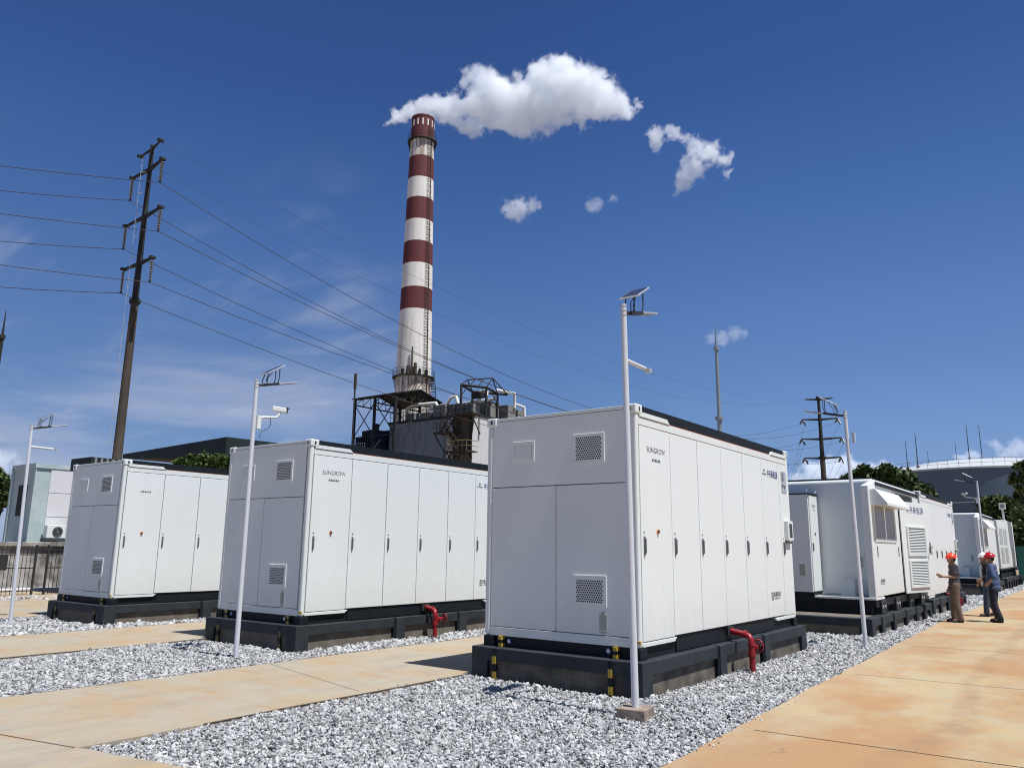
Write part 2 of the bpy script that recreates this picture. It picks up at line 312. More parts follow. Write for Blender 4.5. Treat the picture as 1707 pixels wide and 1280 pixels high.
def tag(o, label, cat, group=None, kind=None):
    if label: o['label'] = label
    if cat: o['category'] = cat
    if group: o['group'] = group
    if kind: o['kind'] = kind
    return o
def thing(name, label, cat, loc=(0, 0, 0), rz=0, group=None):
    o = bpy.data.objects.new(name, None); COL.objects.link(o); o.location = loc; o.rotation_euler = (0, 0, rz); o.empty_display_size = 0.2
    return tag(o, label, cat, group)
def struct(o): o['kind'] = 'structure'; return o
def dup(root, loc, label=None, skip=(), rz=None):
    r = root.copy(); COL.objects.link(r); r.location = loc
    if rz is not None: r.rotation_euler = (0, 0, rz)
    if label: r['label'] = label
    for ch in list(root.children):
        if ch.name.split('.')[0] in skip: continue
        c = ch.copy(); COL.objects.link(c); c.parent = r
        for g in list(ch.children):
            d = g.copy(); COL.objects.link(d); d.parent = c
    return r
def text(s, name, size, loc, rot, m, parent, depth=0.0006, scale=(1, 1, 1), thin=0):
    cu = bpy.data.curves.new(name, 'FONT'); cu.body = s; cu.size = size; cu.extrude = depth; cu.align_x = 'CENTER'; cu.align_y = 'CENTER'; cu.resolution_u = 3; cu.offset = thin * size
    t = bpy.data.objects.new(name, cu); COL.objects.link(t)
    me = bpy.data.meshes.new_from_object(t, depsgraph=bpy.context.evaluated_depsgraph_get()); bpy.data.objects.remove(t)
    me.materials.clear(); me.materials.append(MAT[m])
    o = bpy.data.objects.new(name, me); COL.objects.link(o); o.location = loc; o.rotation_euler = rot; o.scale = scale
    if parent: o.parent = parent
    return o
SIDE = (rad(90), 0, rad(90)); FRONT = (rad(90), 0, 0)

# ------------------------------------------------------------------ ground
g = MB(); g.add([(-900, -900, -0.10), (900, -900, -0.10), (900, 900, -0.10), (-900, 900, -0.10)], [(0, 1, 2, 3)]); struct(g.build('ground', 'earth'))
def front(x): return -5.43 + (x + 2.53) * 0.2
rng_ = random.Random(3)
def wob(a, b, n=14, k=0.02):    # a slightly uneven cast edge
    out = []
    for i in range(n):
        t = i / n; out.append((a[0] + (b[0] - a[0]) * t + (rng_.uniform(-k, k) if i else 0), a[1] + (b[1] - a[1]) * t + (rng_.uniform(-k, k) if i else 0)))
    return out
e_front = wob((1.68, front(1.68)), (-2.56, front(-2.56)), 18)
e_right = wob((1.35, 60), (1.12, 14), 20) + wob((1.12, 14), (1.5, 1.1), 24) + wob((1.5, 1.1), (1.68, -3.9), 18) + [(1.62, -4.3), (1.5, front(1.5) - 0.0)]
ap = [(-30, -30), (30, -30), (30, 60)] + e_right[:-1] + wob((1.6, front(1.6)), (-2.56, front(-2.56)), 18) + [(-2.56, front(-2.56)), (-30, front(-30))]
struct(MB().prism(ap, -0.10, 0.0).build('yard_pavement', 'slab'))
def pathpoly(xa0, xa1, xb0, xb1, y1):      # right edge xa (near->far), left edge xb
    return wob((xa0, front(xa0)), (xa1, y1), 30, 0.022) + [(xa1, y1)] + wob((xb1, y1), (xb0, front(xb0)), 30, 0.015) + [(xb0, front(xb0))]
EDGES = []
for nm, a in (('path', (-2.56, -2.78, -5.48, -5.2, 30)), ('path', (-8.85, -9.05, -11.85, -12.1, 30)), ('path', (-15.8, -15.9, -30, -30, 30))):
    p = pathpoly(*a); EDGES.append(p[1:30]); EDGES.append(p[32:61]); struct(MB().prism([(x, y + 0.006) for x, y in p], -0.10, -0.004).build(nm, 'slab'))
j = MB()
def joint(a, b, w=0.007):
    a = Vector((*a, 0)); b = Vector((*b, 0)); d = (b - a).normalized(); n = Vector((-d.y, d.x, 0)) * w
    j.add([a - n + Vector((0, 0, .003)), b - n + Vector((0, 0, .003)), b + n + Vector((0, 0, .003)), a + n + Vector((0, 0, .003))], [(0, 1, 2, 3)])
joint((-2.56, front(-2.56) - .01), (-14, front(-14)))
for y in (-1.02, 3.43, 7.8, 12.3, 16.8, 21.3, 25.8, 30.3): joint((1.75 if y < 0 else 1.6, y), (12, y + 0.35))
joint((6.2, -12), (6.0, 50)); joint((-5.4, -1.35), (-2.72, -2.05), .004)
struct(j.build('pavement_joint', 'joint'))
j = MB()
for E_ in EDGES:
    for a, b in zip(E_[:-1], E_[1:]): joint(a, b, .010)
struct(j.build('path_edge_soil', 'joint'))

# ------------------------------------------------------------------ gravel
def stones(name, label, rects, seed, plinths, lift=0):
    r = np.random.default_rng(seed)
    P = []
    for (x0, x1, y0, y1, dens, sz, lim) in rects:
        n = int((x1 - x0) * (y1 - y0) * dens)
        q = np.stack([r.uniform(x0, x1, n), r.uniform(y0, y1, n)], 1)
        k = lim(q[:, 0], q[:, 1]) if lim else np.ones(n, bool)
        for (a, b, c, d) in plinths: k &= ~((q[:, 0] > a) & (q[:, 0] < b) & (q[:, 1] > c) & (q[:, 1] < d))
        q = q[k]; P.append(np.concatenate([q, r.lognormal(math.log(sz * .94), 0.34, (len(q), 1))], 1))
    P = np.concatenate(P); n = len(P)
    t = (1 + 5 ** .5) / 2
    iv = np.array([(-1, t, 0), (1, t, 0), (-1, -t, 0), (1, -t, 0), (0, -1, t), (0, 1, t), (0, -1, -t), (0, 1, -t), (t, 0, -1), (t, 0, 1), (-t, 0, -1), (-t, 0, 1)], float); iv /= np.linalg.norm(iv[0])
    fa = np.array([(0, 11, 5), (0, 5, 1), (0, 1, 7), (0, 7, 10), (0, 10, 11), (1, 5, 9), (5, 11, 4), (11, 10, 2), (10, 7, 6), (7, 1, 8), (3, 9, 4), (3, 4, 2), (3, 2, 6), (3, 6, 8), (3, 8, 9), (4, 9, 5), (2, 4, 11), (6, 2, 10), (8, 6, 7), (9, 8, 1)])
    V = iv[None] * r.uniform(0.62, 1.28, (n, 12, 1)) * r.uniform(0.5, 1.3, (n, 1, 3)) 
    q = r.normal(size=(n, 4)); q /= np.linalg.norm(q, axis=1, keepdims=True); w, x, y, z = q.T
    Rm = np.stack([1 - 2 * (y * y + z * z), 2 * (x * y - z * w), 2 * (x * z + y * w), 2 * (x * y + z * w), 1 - 2 * (x * x + z * z), 2 * (y * z - x * w), 2 * (x * z - y * w), 2 * (y * z + x * w), 1 - 2 * (x * x + y * y)], 1).reshape(n, 3, 3)
    V = np.einsum('nij,nkj->nki', Rm, V) * P[:, 2][:, None, None]
    zz = -0.056 + r.uniform(0, 0.038, n) + 0.012 * np.sin(P[:, 0] * 2.3) * np.cos(P[:, 1] * 1.9)
    zz = zz * (lift == 0) + (.006 if lift else 0)
    V += np.stack([P[:, 0], P[:, 1], zz], 1)[:, None, :]
    me = bpy.data.meshes.new(name)
    me.vertices.add(n * 12); me.vertices.foreach_set('co', V.ravel().astype(np.float32))
    F = (fa[None] + (np.arange(n) * 12)[:, None, None]).reshape(-1, 3); nf = len(F)
    me.loops.add(nf * 3); me.loops.foreach_set('vertex_index', F.ravel().astype(np.int32))
    me.polygons.add(nf); me.polygons.foreach_set('loop_start', (np.arange(nf) * 3).astype(np.int32)); me.polygons.foreach_set('loop_total', np.full(nf, 3, np.int32))
    me.update(calc_edges=True)
    a = me.attributes.new('tone', 'FLOAT', 'POINT'); a.data.foreach_set('value', np.repeat(r.beta(1.4, 1.1, n), 12).astype(np.float32))
    me.materials.append(MAT['stone'])
    me.polygons.foreach_set('use_smooth', np.zeros(nf, bool))
    o = bpy.data.objects.new(name, me); COL.objects.link(o); tag(o, label, 'gravel', kind='stuff')
    return o
def fr(x): return -5.43 + (x + 2.53) * 0.2
PL = [(-2.5, .12, -.2, 6.44), (-8.95, -6.34, -.2, 6.44), (-15.4, -12.8, -.2, 6.44), (-2.5, .55, 9.2, 16.1), (-2.5, .55, 16.5, 22.8), (-2.5, .55, 29.3, 35.8), (-2.5, .55, 37.0, 45)]
redge = lambda y: np.where(y < 1.1, 1.68 + (y + 2.6) * -.042, np.where(y < 14, 1.5 - (y - 1.1) * .0295, 1.12 + (y - 14) * .005))
lim1 = lambda x, y: (y > fr(x) + .03) & (x < np.minimum(redge(y), 1.68) + .01)
stones('gravel', 'light grey crushed stone bed around the nearest container and along the row of stations', [
    (-2.6, 1.7, -5.4, -2.0, 2300, .0158, lim1), (-2.65, 1.7, -2.0, 1.0, 1900, .0168, lim1), (.15, 1.6, 1.0, 8, 1400, .018, lim1), (-2.7, .15, 6.3, 9.2, 350, .03, lim1),
    (.1, 1.5, 8, 20, 800, .0235, lim1), (-1, 1.5, 20, 48, 330, .038, lim1), (-2.75, -2.5, -.5, 8, 700, .022, None)], 1, PL)
stones('gravel', 'grey crushed stone strip around the middle container between two concrete paths', [
    (-8.87, -5.49, -6.6, -3.4, 1400, .018, lambda x, y: y > fr(x) + .03), (-8.9, -5.4, -3.4, .2, 1300, .0185, None), (-6.4, -5.25, .2, 9, 600, .026, lambda x, y: x < -5.47 + (y + 5) * .008), (-9.0, -8.9, -.2, 8, 500, .026, None)], 2, PL)
stones('gravel', 'grey crushed stone strip in front of the leftmost container', [
    (-15.8, -11.88, -4.5, 1.0, 480, .028, None), (-12.85, -12.05, 1, 8, 400, .03, None), (-15.9, -15.3, 1, 8, 250, .03, None)], 3, PL)
stones('gravel', 'a few loose stones scattered over the concrete edge along the paths', [(-2.64, -2.5, -5.3, 1, 22, .012, None), (-5.52, -5.4, -6, 3, 22, .013, None), (1.58, 1.72, -4, 1, 22, .012, None), (-9.0, -8.8, -6, 1, 18, .014, None)], 9, [], .062)
stones('gravel', 'narrow far strip of pale gravel at the foot of the iron fence', [(-23.4, -21.6, -4, 3.6, 300, .035, None)], 4, PL)
# bedding under the stones
b = MB(); b.add([(-2.7, -6, -.066), (2.0, -6, -.066), (2, 50, -.066), (-2.7, 50, -.066)], [(0, 1, 2, 3)])
b.add([(-8.95, -7, -.066), (-5.3, -7, -.066), (-5.3, 30, -.066), (-8.95, 30, -.066)], [(0, 1, 2, 3)])
b.add([(-15.85, -8, -.066), (-11.9, -8, -.066), (-11.9, 30, -.066), (-15.85, 30, -.066)], [(0, 1, 2, 3)])
struct(b.build('gravel_bedding', 'bed'))

# ------------------------------------------------------------------ plinths
def plinth(name, loc, label, x0, x1, y0, y1, top, ys, front_mat='mesh', side_mat='mesh', straps='yellow', drop=.17):
    t = thing(name, label, 'plinth', loc, group='dark plinths under the white containers')
    i = .055
    MB().box(x0 + i, x1 - i, y0 + i, y1 - i, -.08, top - .004).build('infill_wall', front_mat, t)
    f = MB(); zb = top - drop
    f.box(x0, x1, y0, y0 + .22, zb, top); f.box(x0, x1, y1 - .22, y1, zb, top)       # end beams
    f.box(x0, x0 + .22, y0 + .22, y1 - .22, zb, top); f.box(x1 - .22, x1, y0 + .22, y1 - .22, zb, top + .0)
    f.build('top_beam', 'plinth', t, bevel=.012)
    for xa, xb in ((x0, x0 + .27), (x1 - .27, x1)):
        for ya, yb in ((y0 - .003, y0 + .27), (y1 - .27, y1 + .003)):
            MB().box(xa - .004 if xa == x0 else xa, xb + .004 if xb == x1 else xb, ya, yb, -.08, top + .003).build('corner_pier', 'plinth', t, bevel=.01)
    for y in ys:
        MB().box(x1 - .2, x1 + .022, y, y + .24, -.08, top + .002).build('side_pier', 'plinth', t, bevel=.01)
        MB().box(x1 - .05, x1 + .004, y - .06, y - .002, -.08, top + .006).build('expansion_gap', 'black', t)
    if straps:
        for sx in (-2.17, -.37):
            st = MB(); z = .515; k = 0
            while z > .39: st.box(sx, sx + .055, -.03, .06, z - .045, z, mi=k % 2); z -= .045; k += 1
            st.build('striped_anchor_clip', [straps, 'black'], t); st = MB(); z = .37; k = 0
            while z > -.05: st.box(sx, sx + .055, y0 - .012, y0 + .03, z - .10, z, mi=(k + 1) % 2); z -= .10; k += 1
            st.build('striped_anchor_strap', [straps, 'black'], t)
    return t
pp = dict(x0=-2.53, x1=.10, y0=-.15, y1=6.32, top=.375, ys=(2.2, 4.06))
plinth('equipment_plinth', (0, 0, 0), 'dark grey plinth with wire mesh panels under the nearest white container', **pp)
plinth('equipment_plinth', (-6.458, .02, 0), 'dark grey plinth with stained bare panels under the middle white container', front_mat='brown_con', straps='worn_yellow', **pp)
plinth('equipment_plinth', (-12.906, .02, 0), 'dark grey plinth under the leftmost white container', front_mat='brown_con', straps='worn_yellow', **pp)
MATP = dict(front_mat='brown_con', straps=None)
plinth('equipment_plinth', (0, 0, 0), 'dark pier plinth under the nearer transformer station, behind the slim lamp pole', -2.6, .62, 9.12, 16.15, .34, (10.0, 11.2, 12.6, 13.9, 15.0), **MATP)
plinth('equipment_plinth', (0, 0, 0), 'dark pier plinth under the container behind the man in the orange helmet', -2.6, .62, 16.45, 22.95, .40, (17.6, 19.0, 20.4, 21.8), **MATP)
plinth('equipment_plinth', (0, 0, 0), 'dark plinth under the farther transformer station, seen between the workers', -2.6, .62, 29.2, 35.9, .45, (30.5, 32, 33.5), **MATP)
plinth('equipment_plinth', (0, 0, 0), 'farthest dark pier plinth, under the last white cabinet in the row', -2.6, .66, 36.9, 45.6, .50, (38, 39.3, 40.6, 41.9, 43.2, 44.4), **MATP)

# ------------------------------------------------------------------ battery containers
WW, LL, ZB, ZT = 2.44, 6.13, .522, 3.567
DY = [.09, 1.0, 1.92, 2.83, 3.74, 4.66, 5.57, 6.07]
def make_container(label, logo=True):
    t = thing('battery_container', label, 'container', group='white battery containers')
    MB().box(-WW + .03, -.03, .03, LL - .03, .60, ZT - .03).build('body', 'seam', t)
    # corner posts, rails
    for x0, x1 in ((-WW, -WW + .1), (-.1, 0)):
        for y0, y1 in ((0, .085), (LL - .085, LL)): MB().box(x0, x1, y0, y1, ZB, ZT - .12).build('corner_post', 'white_frame', t, bevel=.03)
    f = MB(); f.box(-WW + .1, -.1, .004, .09, ZB, .635); f.box(-WW + .12, -.12, .004, .09, ZT - .055, ZT - .01)
    f.box(-WW + .1, -.1, LL - .09, LL - .004, ZB, .635); f.box(-WW + .12, -.12, LL - .09, LL - .004, ZT - .055, ZT - .01)
    f.box(-.09, -.004, .085, LL - .085, 3.305, 3.405); f.box(-WW + .004, -WW + .09, .085, LL - .085, 3.305, 3.405)
    # end bottom rails with chamfered ends on the door side, and the short lips above
    for x, dx in ((-.004, -.08), (-WW + .004, .08)):
        f.ext([(x, .085, ZB + .004), (x, .99, ZB + .004), (x, 1.06, .578), (x, .085, .578)][::(1 if dx < 0 else -1)], (dx, 0, 0))
        f.ext([(x, LL - .085, ZB + .004), (x, LL - .085, .578), (x, 4.99, .578), (x, 5.08, ZB + .004)][::(1 if dx < 0 else -1)], (dx, 0, 0))
        f.ext([(x + .012, .1, 3.411), (x + .012, 1.0, 3.411), (x + .012, .92, 3.475), (x + .012, .1, 3.475)], (dx, 0, 0))
        f.ext([(x + .012, LL - .1, 3.411), (x + .012, LL - .1, 3.475), (x + .012, 5.24, 3.475), (x + .012, 5.16, 3.411)], (dx, 0, 0))
    f.build('rails', 'white_frame', t, bevel=.005)
    for x in (-WW, 0):
        for y in (0, LL):
            sx = 1 if x == 0 else -1; sy = -1 if y == 0 else 1
            c = MB(); xa, xb = sorted((x + sx * .012, x - sx * .165)); ya, yb = sorted((y + sy * .012, y - sy * .175)); c.box(xa, xb, ya, yb, ZT - .125, ZT + .004)
            o = c.build('corner_casting', 'white_frame', t, bevel=.022)
            h = MB(); h.ball((x + sx * .012, y - sy * .085, ZT - .06), (.003, .022, .036), 12, 8); h.ball((x - sx * .08, y + sy * .012, ZT - .06), (.020, .003, .034), 12, 8)
            h.build('casting_hole', 'hole', o)
            c = MB(); xa, xb = sorted((x + sx * .006, x - sx * .165)); ya, yb = sorted((y + sy * .006, y - sy * .175)); c.box(xa, xb, ya, yb, .375, ZB - .002)
            c.build('bottom_casting', 'black', t, bevel=.015)
    # roof: dark panels between the castings
    r = MB(); r.box(-.15, -.022, .18, LL - .18, 3.40, ZT - .004); r.box(-WW + .022, -WW + .15, .18, LL - .18, 3.40, ZT - .004); r.box(-WW + .155, -.155, .1, LL - .1, ZT - .03, ZT - .012)
    r.build('roof_panel', 'black', t)
    MB().box(-.025, -.012, 1.0, 5.16, 3.4065, 3.418).build('gasket', 'copper', t)
    # base frame
    bf = MB(); bf.box(-WW + .05, -.05, .05, LL - .05, .378, .60); bf.box(-.05, -.028, 1.08, 4.97, .39, .588)
    bf.build('base_frame', 'black', t)
    # doors
    for k in range(7):
        a, b = DY[k] + .006, DY[k + 1] - .006
        z0 = .588 if k in (0, 6) else .60
        d = MB().box(-.05, -.004 - (.001 * (k % 2)), a, b, z0, 3.295).build('door', 'white', t, bevel=.007)
        h = MB(); y = a + .075
        h.box(-.003, .012, y - .018, y + .018, 1.635, 1.875); h.box(.012, .03, y - .011, y + .011, 1.66, 1.85)
        h.build('handle', 'handle', d, bevel=.008)
        wmk = MB(); wmk.ext([(-.003, y - .018, 1.915), (-.003, y + .018, 1.915), (-.003, y, 1.945)], (.002, 0, 0)); wmk.build('warning_triangle', 'ink', d)
        if k == 0:
            MB().cyl((-.003, .56, 1.94), (.004, .56, 1.94), .033, n=20).build('button_ring', 'orange', d)
            MB().cyl((.004, .56, 1.94), (.024, .56, 1.94), .018, n=16).build('button', 'ink', d)
    # end wall: one panel above, two below
    for nm, (a, b, c, e) in (('end_panel', (-2.335, -.125, 2.56, 3.505)), ('end_panel', (-2.335, -1.247, .645, 2.548)), ('end_panel', (-1.235, -.125, .645, 2.548))):
        p = MB().box(a, b, .006, .04, c, e).build(nm, 'white', t, bevel=.004)
        s = MB()
        for x in (a + .025, b - .025):
            for z in ([c + .03, e - .03] + ([(c + e) / 2] if e - c > 1.2 else [])): s.cyl((x, .007, z), (x, .001, z), .009, n=8)
        s.build('screws', 'alu', p)
    # perforated vents
    for (x0, x1, z0, z1) in ((-.96, -.47, 2.825, 3.225), (-.965, -.465, .985, 1.375)):
        v = MB().box(x0, x1, -.008, .006, z0, z1).build('vent', 'white_frame', t, bevel=.004)
        h = MB(); r0 = .0125; ix = x0 + .06; row = 0; z = z0 + .06
        while z < z1 - .05:
            x = ix + (row % 2) * .0165
            while x < x1 - .05:
                h.add([(x + r0 * math.cos(a * math.pi / 3), -.0105, z + r0 * math.sin(a * math.pi / 3)) for a in range(6)], [(0, 1, 2, 3, 4, 5)]); x += .033
            z += .0285; row += 1
        h.build('perforation', 'hole', v)
    h = MB(); x0, x1, z0, z1 = -1.98, -1.60, 2.90, 3.19
    h.box(x0, x1, -.006, .006, z0, z0 + .035); h.box(x0, x1, -.006, .006, z1 - .035, z1); h.box(x0, x0 + .03, -.006, .006, z0 + .035, z1 - .035); h.box(x1 - .03, x1, -.006, .006, z0 + .035, z1 - .035); h.box(x0 + .06, x1 - .05, -.002, .006, z0 + .06, z1 - .055)
    h.build('hatch_frame', 'white_frame', t, bevel=.003)
    MB().box(-.06, .004, -.004, .03, ZB + .05, ZB + .085).build('corner_tag', 'yellow', t)
    l = MB(); l.box(-.575, -.465, -.001, .006, .70, .895); l.box(-.545, -.495, -.001, .006, .897, .93); l.build('extinguisher_label', 'label', t)
    text('SUNGROW', 'small_print', .022, (-.52, -.002, .675), FRONT, 'ink', t)
    for x in (-2.03, -.47): MB().cyl((x, .049, .455), (x, .035, .455), .04, n=18).cyl((x, .035, .455), (x, .03, .455), .022, n=14, mi=1).build('grounding_tag', ['blue_tag', 'alu'], t)
    # lettering on the door side
    if logo:
        text('SUNGROW', 'logo_lettering', .105, (-.002, .565, 3.0), SIDE, 'ink', t, thin=-.012)
    mk = MB()
    for q in range(6):
        y = .46 + q * .042; mk.ext([(-.003, y - .014, 2.865), (-.003, y + .014, 2.865), (-.003, y + .006, 2.893), (-.003, y - .006, 2.893)], (.002, 0, 0))
        mk.box(-.003, -.001, y - .017, y + .017, 2.857, 2.862)
    mk.build('warning_marks', 'ink', t)
    text('中开新能源', 'company_lettering', .145, (-.002, 5.22, 3.05), SIDE, 'blue_ink', t, scale=(.78, 1, 1))
    c = MB(); c.torus((-.003, 4.80, 3.10), (1, 0, 0), .022, .005, 14, 4); c.box(-.004, -.001, 4.797, 4.803, 3.08, 3.12); c.build('company_emblem', 'ink', t)
    text('中开新能源', 'emblem_lettering', .038, (-.002, 4.80, 3.035), SIDE, 'ink', t)
    c = MB(); c.box(-.004, -.001, 4.86, 4.875, .88, 1.01); c.box(-.004, -.001, 4.935, 4.95, .88, 1.01)
    for z in (.885, .925, .965, .995): c.box(-.004, -.001, 4.877, 4.933, z, z + .012)
    c.build('builder_emblem', 'ink', t)
    text('能源科技', 'builder_lettering', .09, (-.002, 5.16, .965), SIDE, 'ink', t)
    text('ENERGY TECH', 'builder_small_print', .04, (-.002, 5.15, .90), SIDE, 'ink', t)
    # last bay: gauge window and control box
    p = MB(); p.box(-.003, .006, 5.70, 5.97, 2.77, 3.16); w = p.build('gauge_panel', 'alu', t, bevel=.003)
    q = MB(); q.box(.006, .010, 5.73, 5.82, 2.98, 3.13); q.cyl((.006, 5.76, 2.90), (.02, 5.76, 2.90), .03); q.cyl((.006, 5.86, 2.88), (.02, 5.86, 2.88), .03); q.build('gauge', 'handle', w)
    p = MB(); p.box(-.003, .07, 5.73, 6.02, 1.90, 2.25); w = p.build('control_box', 'white_frame', t, bevel=.006)
    MB().box(.07, .074, 5.80, 5.96, 1.95, 2.20).build('screen', 'ink', w)
    MB().box(-.003, .045, 5.74, 6.0, 1.84, 1.885).build('box_tray', 'handle', t)
    return t
A0 = make_container('nearest white battery container, with its grey end wall and seven doors facing right')
dup(A0, (-6.458, .02, 0), 'white battery container in the middle, its end crossed by the lamp pole carrying a camera')
dup(A0, (-12.906, .02, 0), 'leftmost white battery container, small warning marks but no maker name on its first door', skip=('logo_lettering',))
dup(A0, (.50, 16.60, -.10), 'white battery container behind the nearer station and the man in the orange helmet', skip=('logo_lettering',))

# red fire riser with valve
def riser(loc, label, cable=False):
    t = thing('fire_pipe', label, 'fire pipe', loc, group='red fire pipes beside the plinths')
    P = MB(); P.tube([(.36, 2.80, -.06), (.36, 2.80, .36), (.355, 2.805, .42), (.32, 2.815, .475), (.26, 2.83, .495), (.02, 2.89, .52)], .043, 14)
    P.cyl((.36, 2.80, .20), (.36, 2.80, .24), .058, n=16); P.cyl((.36, 2.80, .345), (.36, 2.80, .375), .056, n=16); P.cyl((.28, 2.827, .492), (.25, 2.833, .497), .056, n=16)
    P.build('pipe', 'red', t)
    V = MB(); V.cyl((.36, 2.82, .30), (.36, 2.99, .315), .032, .028, 12); V.cyl((.36, 2.88, .305), (.36, 2.91, .307), .05, n=14); V.cyl((.36, 2.99, .315), (.36, 3.06, .32), .012, n=8)
    V.build('valve', 'red', t)
    Wl = MB(); Wl.torus((.36, 3.07, .32), (.25, 1, 0), .085, .013, 22, 6)
    for k in range(4):
        a = k * math.pi / 4; Wl.cyl((.36 - .08 * math.cos(a), 3.07 + .02 * math.cos(a), .32 - .08 * math.sin(a)), (.36 + .08 * math.cos(a), 3.07 - .02 * math.cos(a), .32 + .08 * math.sin(a)), .008, n=6)
    Wl.build('handwheel', 'red', t)
    MB().box(-.03, .02, 2.78, 3.0, .46, .585).build('dark_pipe_hole', 'hole', t)  # black block, its colour gives the shade of the hole the pipe enters
    if cable: MB().tube([(.03, 2.86, .47), (.14, 2.87, .44), (.17, 2.9, .30), (.20, 2.93, .12), (.19, 2.98, .10)], .025, 8).build('hose', 'black', t)
    return t
riser((0, 0, 0), 'red fire pipe with handwheel in front of the nearest container plinth')
riser((-6.458, .25, 0), 'red fire pipe with black hose hanging beside it at the middle container', True)
riser((.50, 16.7, -.08), 'short piece of red fire pipe showing beside the man in the orange helmet')

# ------------------------------------------------------------------ transformer stations
def station(oy, label, leaf):
    t = thing('transformer_station', label, 'power station', (0, oy, 0), group='white transformer stations in the right row')
    X0, X1, Y1 = -2.0, .5, 6.0
    sk = MB(); sk.box(X0, X1 - .12, .06, Y1, .34, .50); sk.box(X0, X1 - .02, .02, Y1, .50, .66)
    sk.build('skid', 'black', t, bevel=.01)
    MB().box(X0, X1, -.02, .82, .66, .705).build('platform', 'white_frame', t, bevel=.006)
    s2 = MB()
    for y in (.35, 1.9, 3.5, 5.1): MB().box(X1 - .14, X1 + .02, y, y + .5, .345, .64).build('skid_bracket', 'plinth', t, bevel=.01)
    bo = MB()
    for y in (.45, .68, 2.0, 2.25, 3.6, 3.85, 5.2, 5.45): bo.cyl((X1 + .02, y, .50), (X1 + .035, y, .50), .035, n=12)
    bo.build('bolts', 'alu', t)
    h = MB(); h.box(X0, X1 - .03, .70, Y1, .705, 3.40); h.build('housing', 'white', t, bevel=.07)
    # corner fin, right wall, roof with overhang
    MB().ext([(X1 - .16, 0, .705), (X1 - .16, .72, .705), (X1 - .16, .72, 3.34), (X1 - .16, 0, 3.20)][::-1], (.16, 0, 0)).build('corner_fin', 'white', t, bevel=.02)
    w = MB(); w.box(X1 - .03, X1, .70, .705 + .0, .705, 3.08)
    MB().box(X0 + .1, X1 - .14, .85, Y1 - .05, 3.402, 3.45).build('roof', 'black', t)
    MB().box(X1 - .03, X1 + .01, .72, Y1, 3.255, 3.33).build('roof_lip', 'black', t)
    # long side doors
    for a, b in ((.05, 3.05), (5.12, 5.95)) if leaf else ((.05, 3.05), (3.07, 4.5), (4.52, 5.95)):
        z1 = 3.20 if a > 1 else 3.06
        MB().box(X1 - .028, X1 + .004, a, b, .735, z1).build('side_door', 'white', t, bevel=.006)
    # window pair
    for a, b in ((.36, 1.34), (1.44, 2.42)):
        w = MB().box(X1 + .004, X1 + .012, a, b, 2.02, 2.98).build('window', 'glass', t)
    fr_ = MB()
    for a, b, c, d in ((.26, 2.52, 1.94, 2.02), (.26, .36, 2.02, 3.0), (1.34, 1.44, 2.02, 3.0), (2.42, 2.52, 2.02, 3.0)): fr_.box(X1 + .004, X1 + .022, a, b, c, d)
    fr_.build('window_frame', 'white_frame', t, bevel=.004)
    # weather hood: two sloping leaves
    hd = MB()
    for a, b in ((.12, 1.38), (1.41, 2.66)):
        hd.ext([(X1 + .01, a, 3.12), (X1 + .12, a, 3.12), (X1 + .36, a, 2.80), (X1 + .36, a, 2.74), (X1 + .01, a, 2.76)], (0, b - a, 0))
    hd.build('weather_hood', 'white', t, bevel=.006)
    for y in (.42, 2.72):
        MB().box(X1 + .003, X1 + .02, y - .02, y + .02, 1.60, 1.84).build('handle', 'handle', t, bevel=.006)
    # small cover box on the platform and cabinet vents
    MB().box(-.37, -.06, .48, .70, .705, 1.10).build('cover_box', 'white', t, bevel=.01)
    MB().box(.02, .10, .68, .705, 1.35, 1.60).build('notice_plate', 'label', t)
    if leaf:
        # ventilated leaf, standing slightly ajar with its free edge away from the camera
        MB().box(X1 - .028, X1 - .02, 3.07, 5.1, .735, 3.2).build('dark_doorway_panel', 'hole', t)  # dark panel stands in for the unlit doorway
        L = Matrix.Translation((X1 + .012, 3.12, 0)) @ Matrix.Rotation(rad(79), 4, 'Z')
        lf = MB().box(0, 1.93, -.03, .0, .69, 3.0, M=L).build('open_door', 'white', t, bevel=.006)
        for z0, z1 in ((.82, 1.52), (1.62, 2.38)):
            f2 = MB()
            for (a, b, c, d) in ((.28, 1.52, z0, z0 + .05), (.28, 1.52, z1 - .05, z1), (.28, .36, z0 + .05, z1 - .05), (1.44, 1.52, z0 + .05, z1 - .05)): f2.box(a, b, -.065, -.03, c, d, M=L)
            f2.build('louver_frame', 'white_frame', lf, bevel=.004)
            s3 = MB(); z = z0 + .06
            while z < z1 - .06:
                q = [L @ Vector(p) for p in ((.36, -.036, z + .026), (.36, -.06, z), (.36, -.055, z - .002), (.36, -.031, z + .024))]
                s3.ext(q, L.to_3x3() @ Vector((1.08, 0, 0))); z += .040
            s3.build('louver_slats', 'white_frame', lf)
            MB().box(.36, 1.44, -.034, -.0305, z0 + .05, z1 - .05, M=L).build('louver_backing', 'handle', lf)
        text('中开新能源', 'company_lettering', .20, L @ Vector((.95, -.032, 2.78)), (rad(90), 0, rad(79)), 'blue_ink', lf, scale=(1.15, 1, 1))
        hh = MB(); hh.box(1.76, 1.82, -.045, -.03, 1.70, 1.98, M=L); hh.box(1.70, 1.82, -.09, -.045, 1.83, 1.87, M=L); hh.cyl(L @ Vector((1.72, -.08, 1.85)), L @ Vector((1.52, -.16, 1.66)), .016, n=8); hh.build('handle', 'handle', lf)
        c = MB(); c.box(X1 + .005, X1 + .007, .50, .52, .98, 1.10); c.box(X1 + .005, X1 + .007, .575, .595, .98, 1.10)
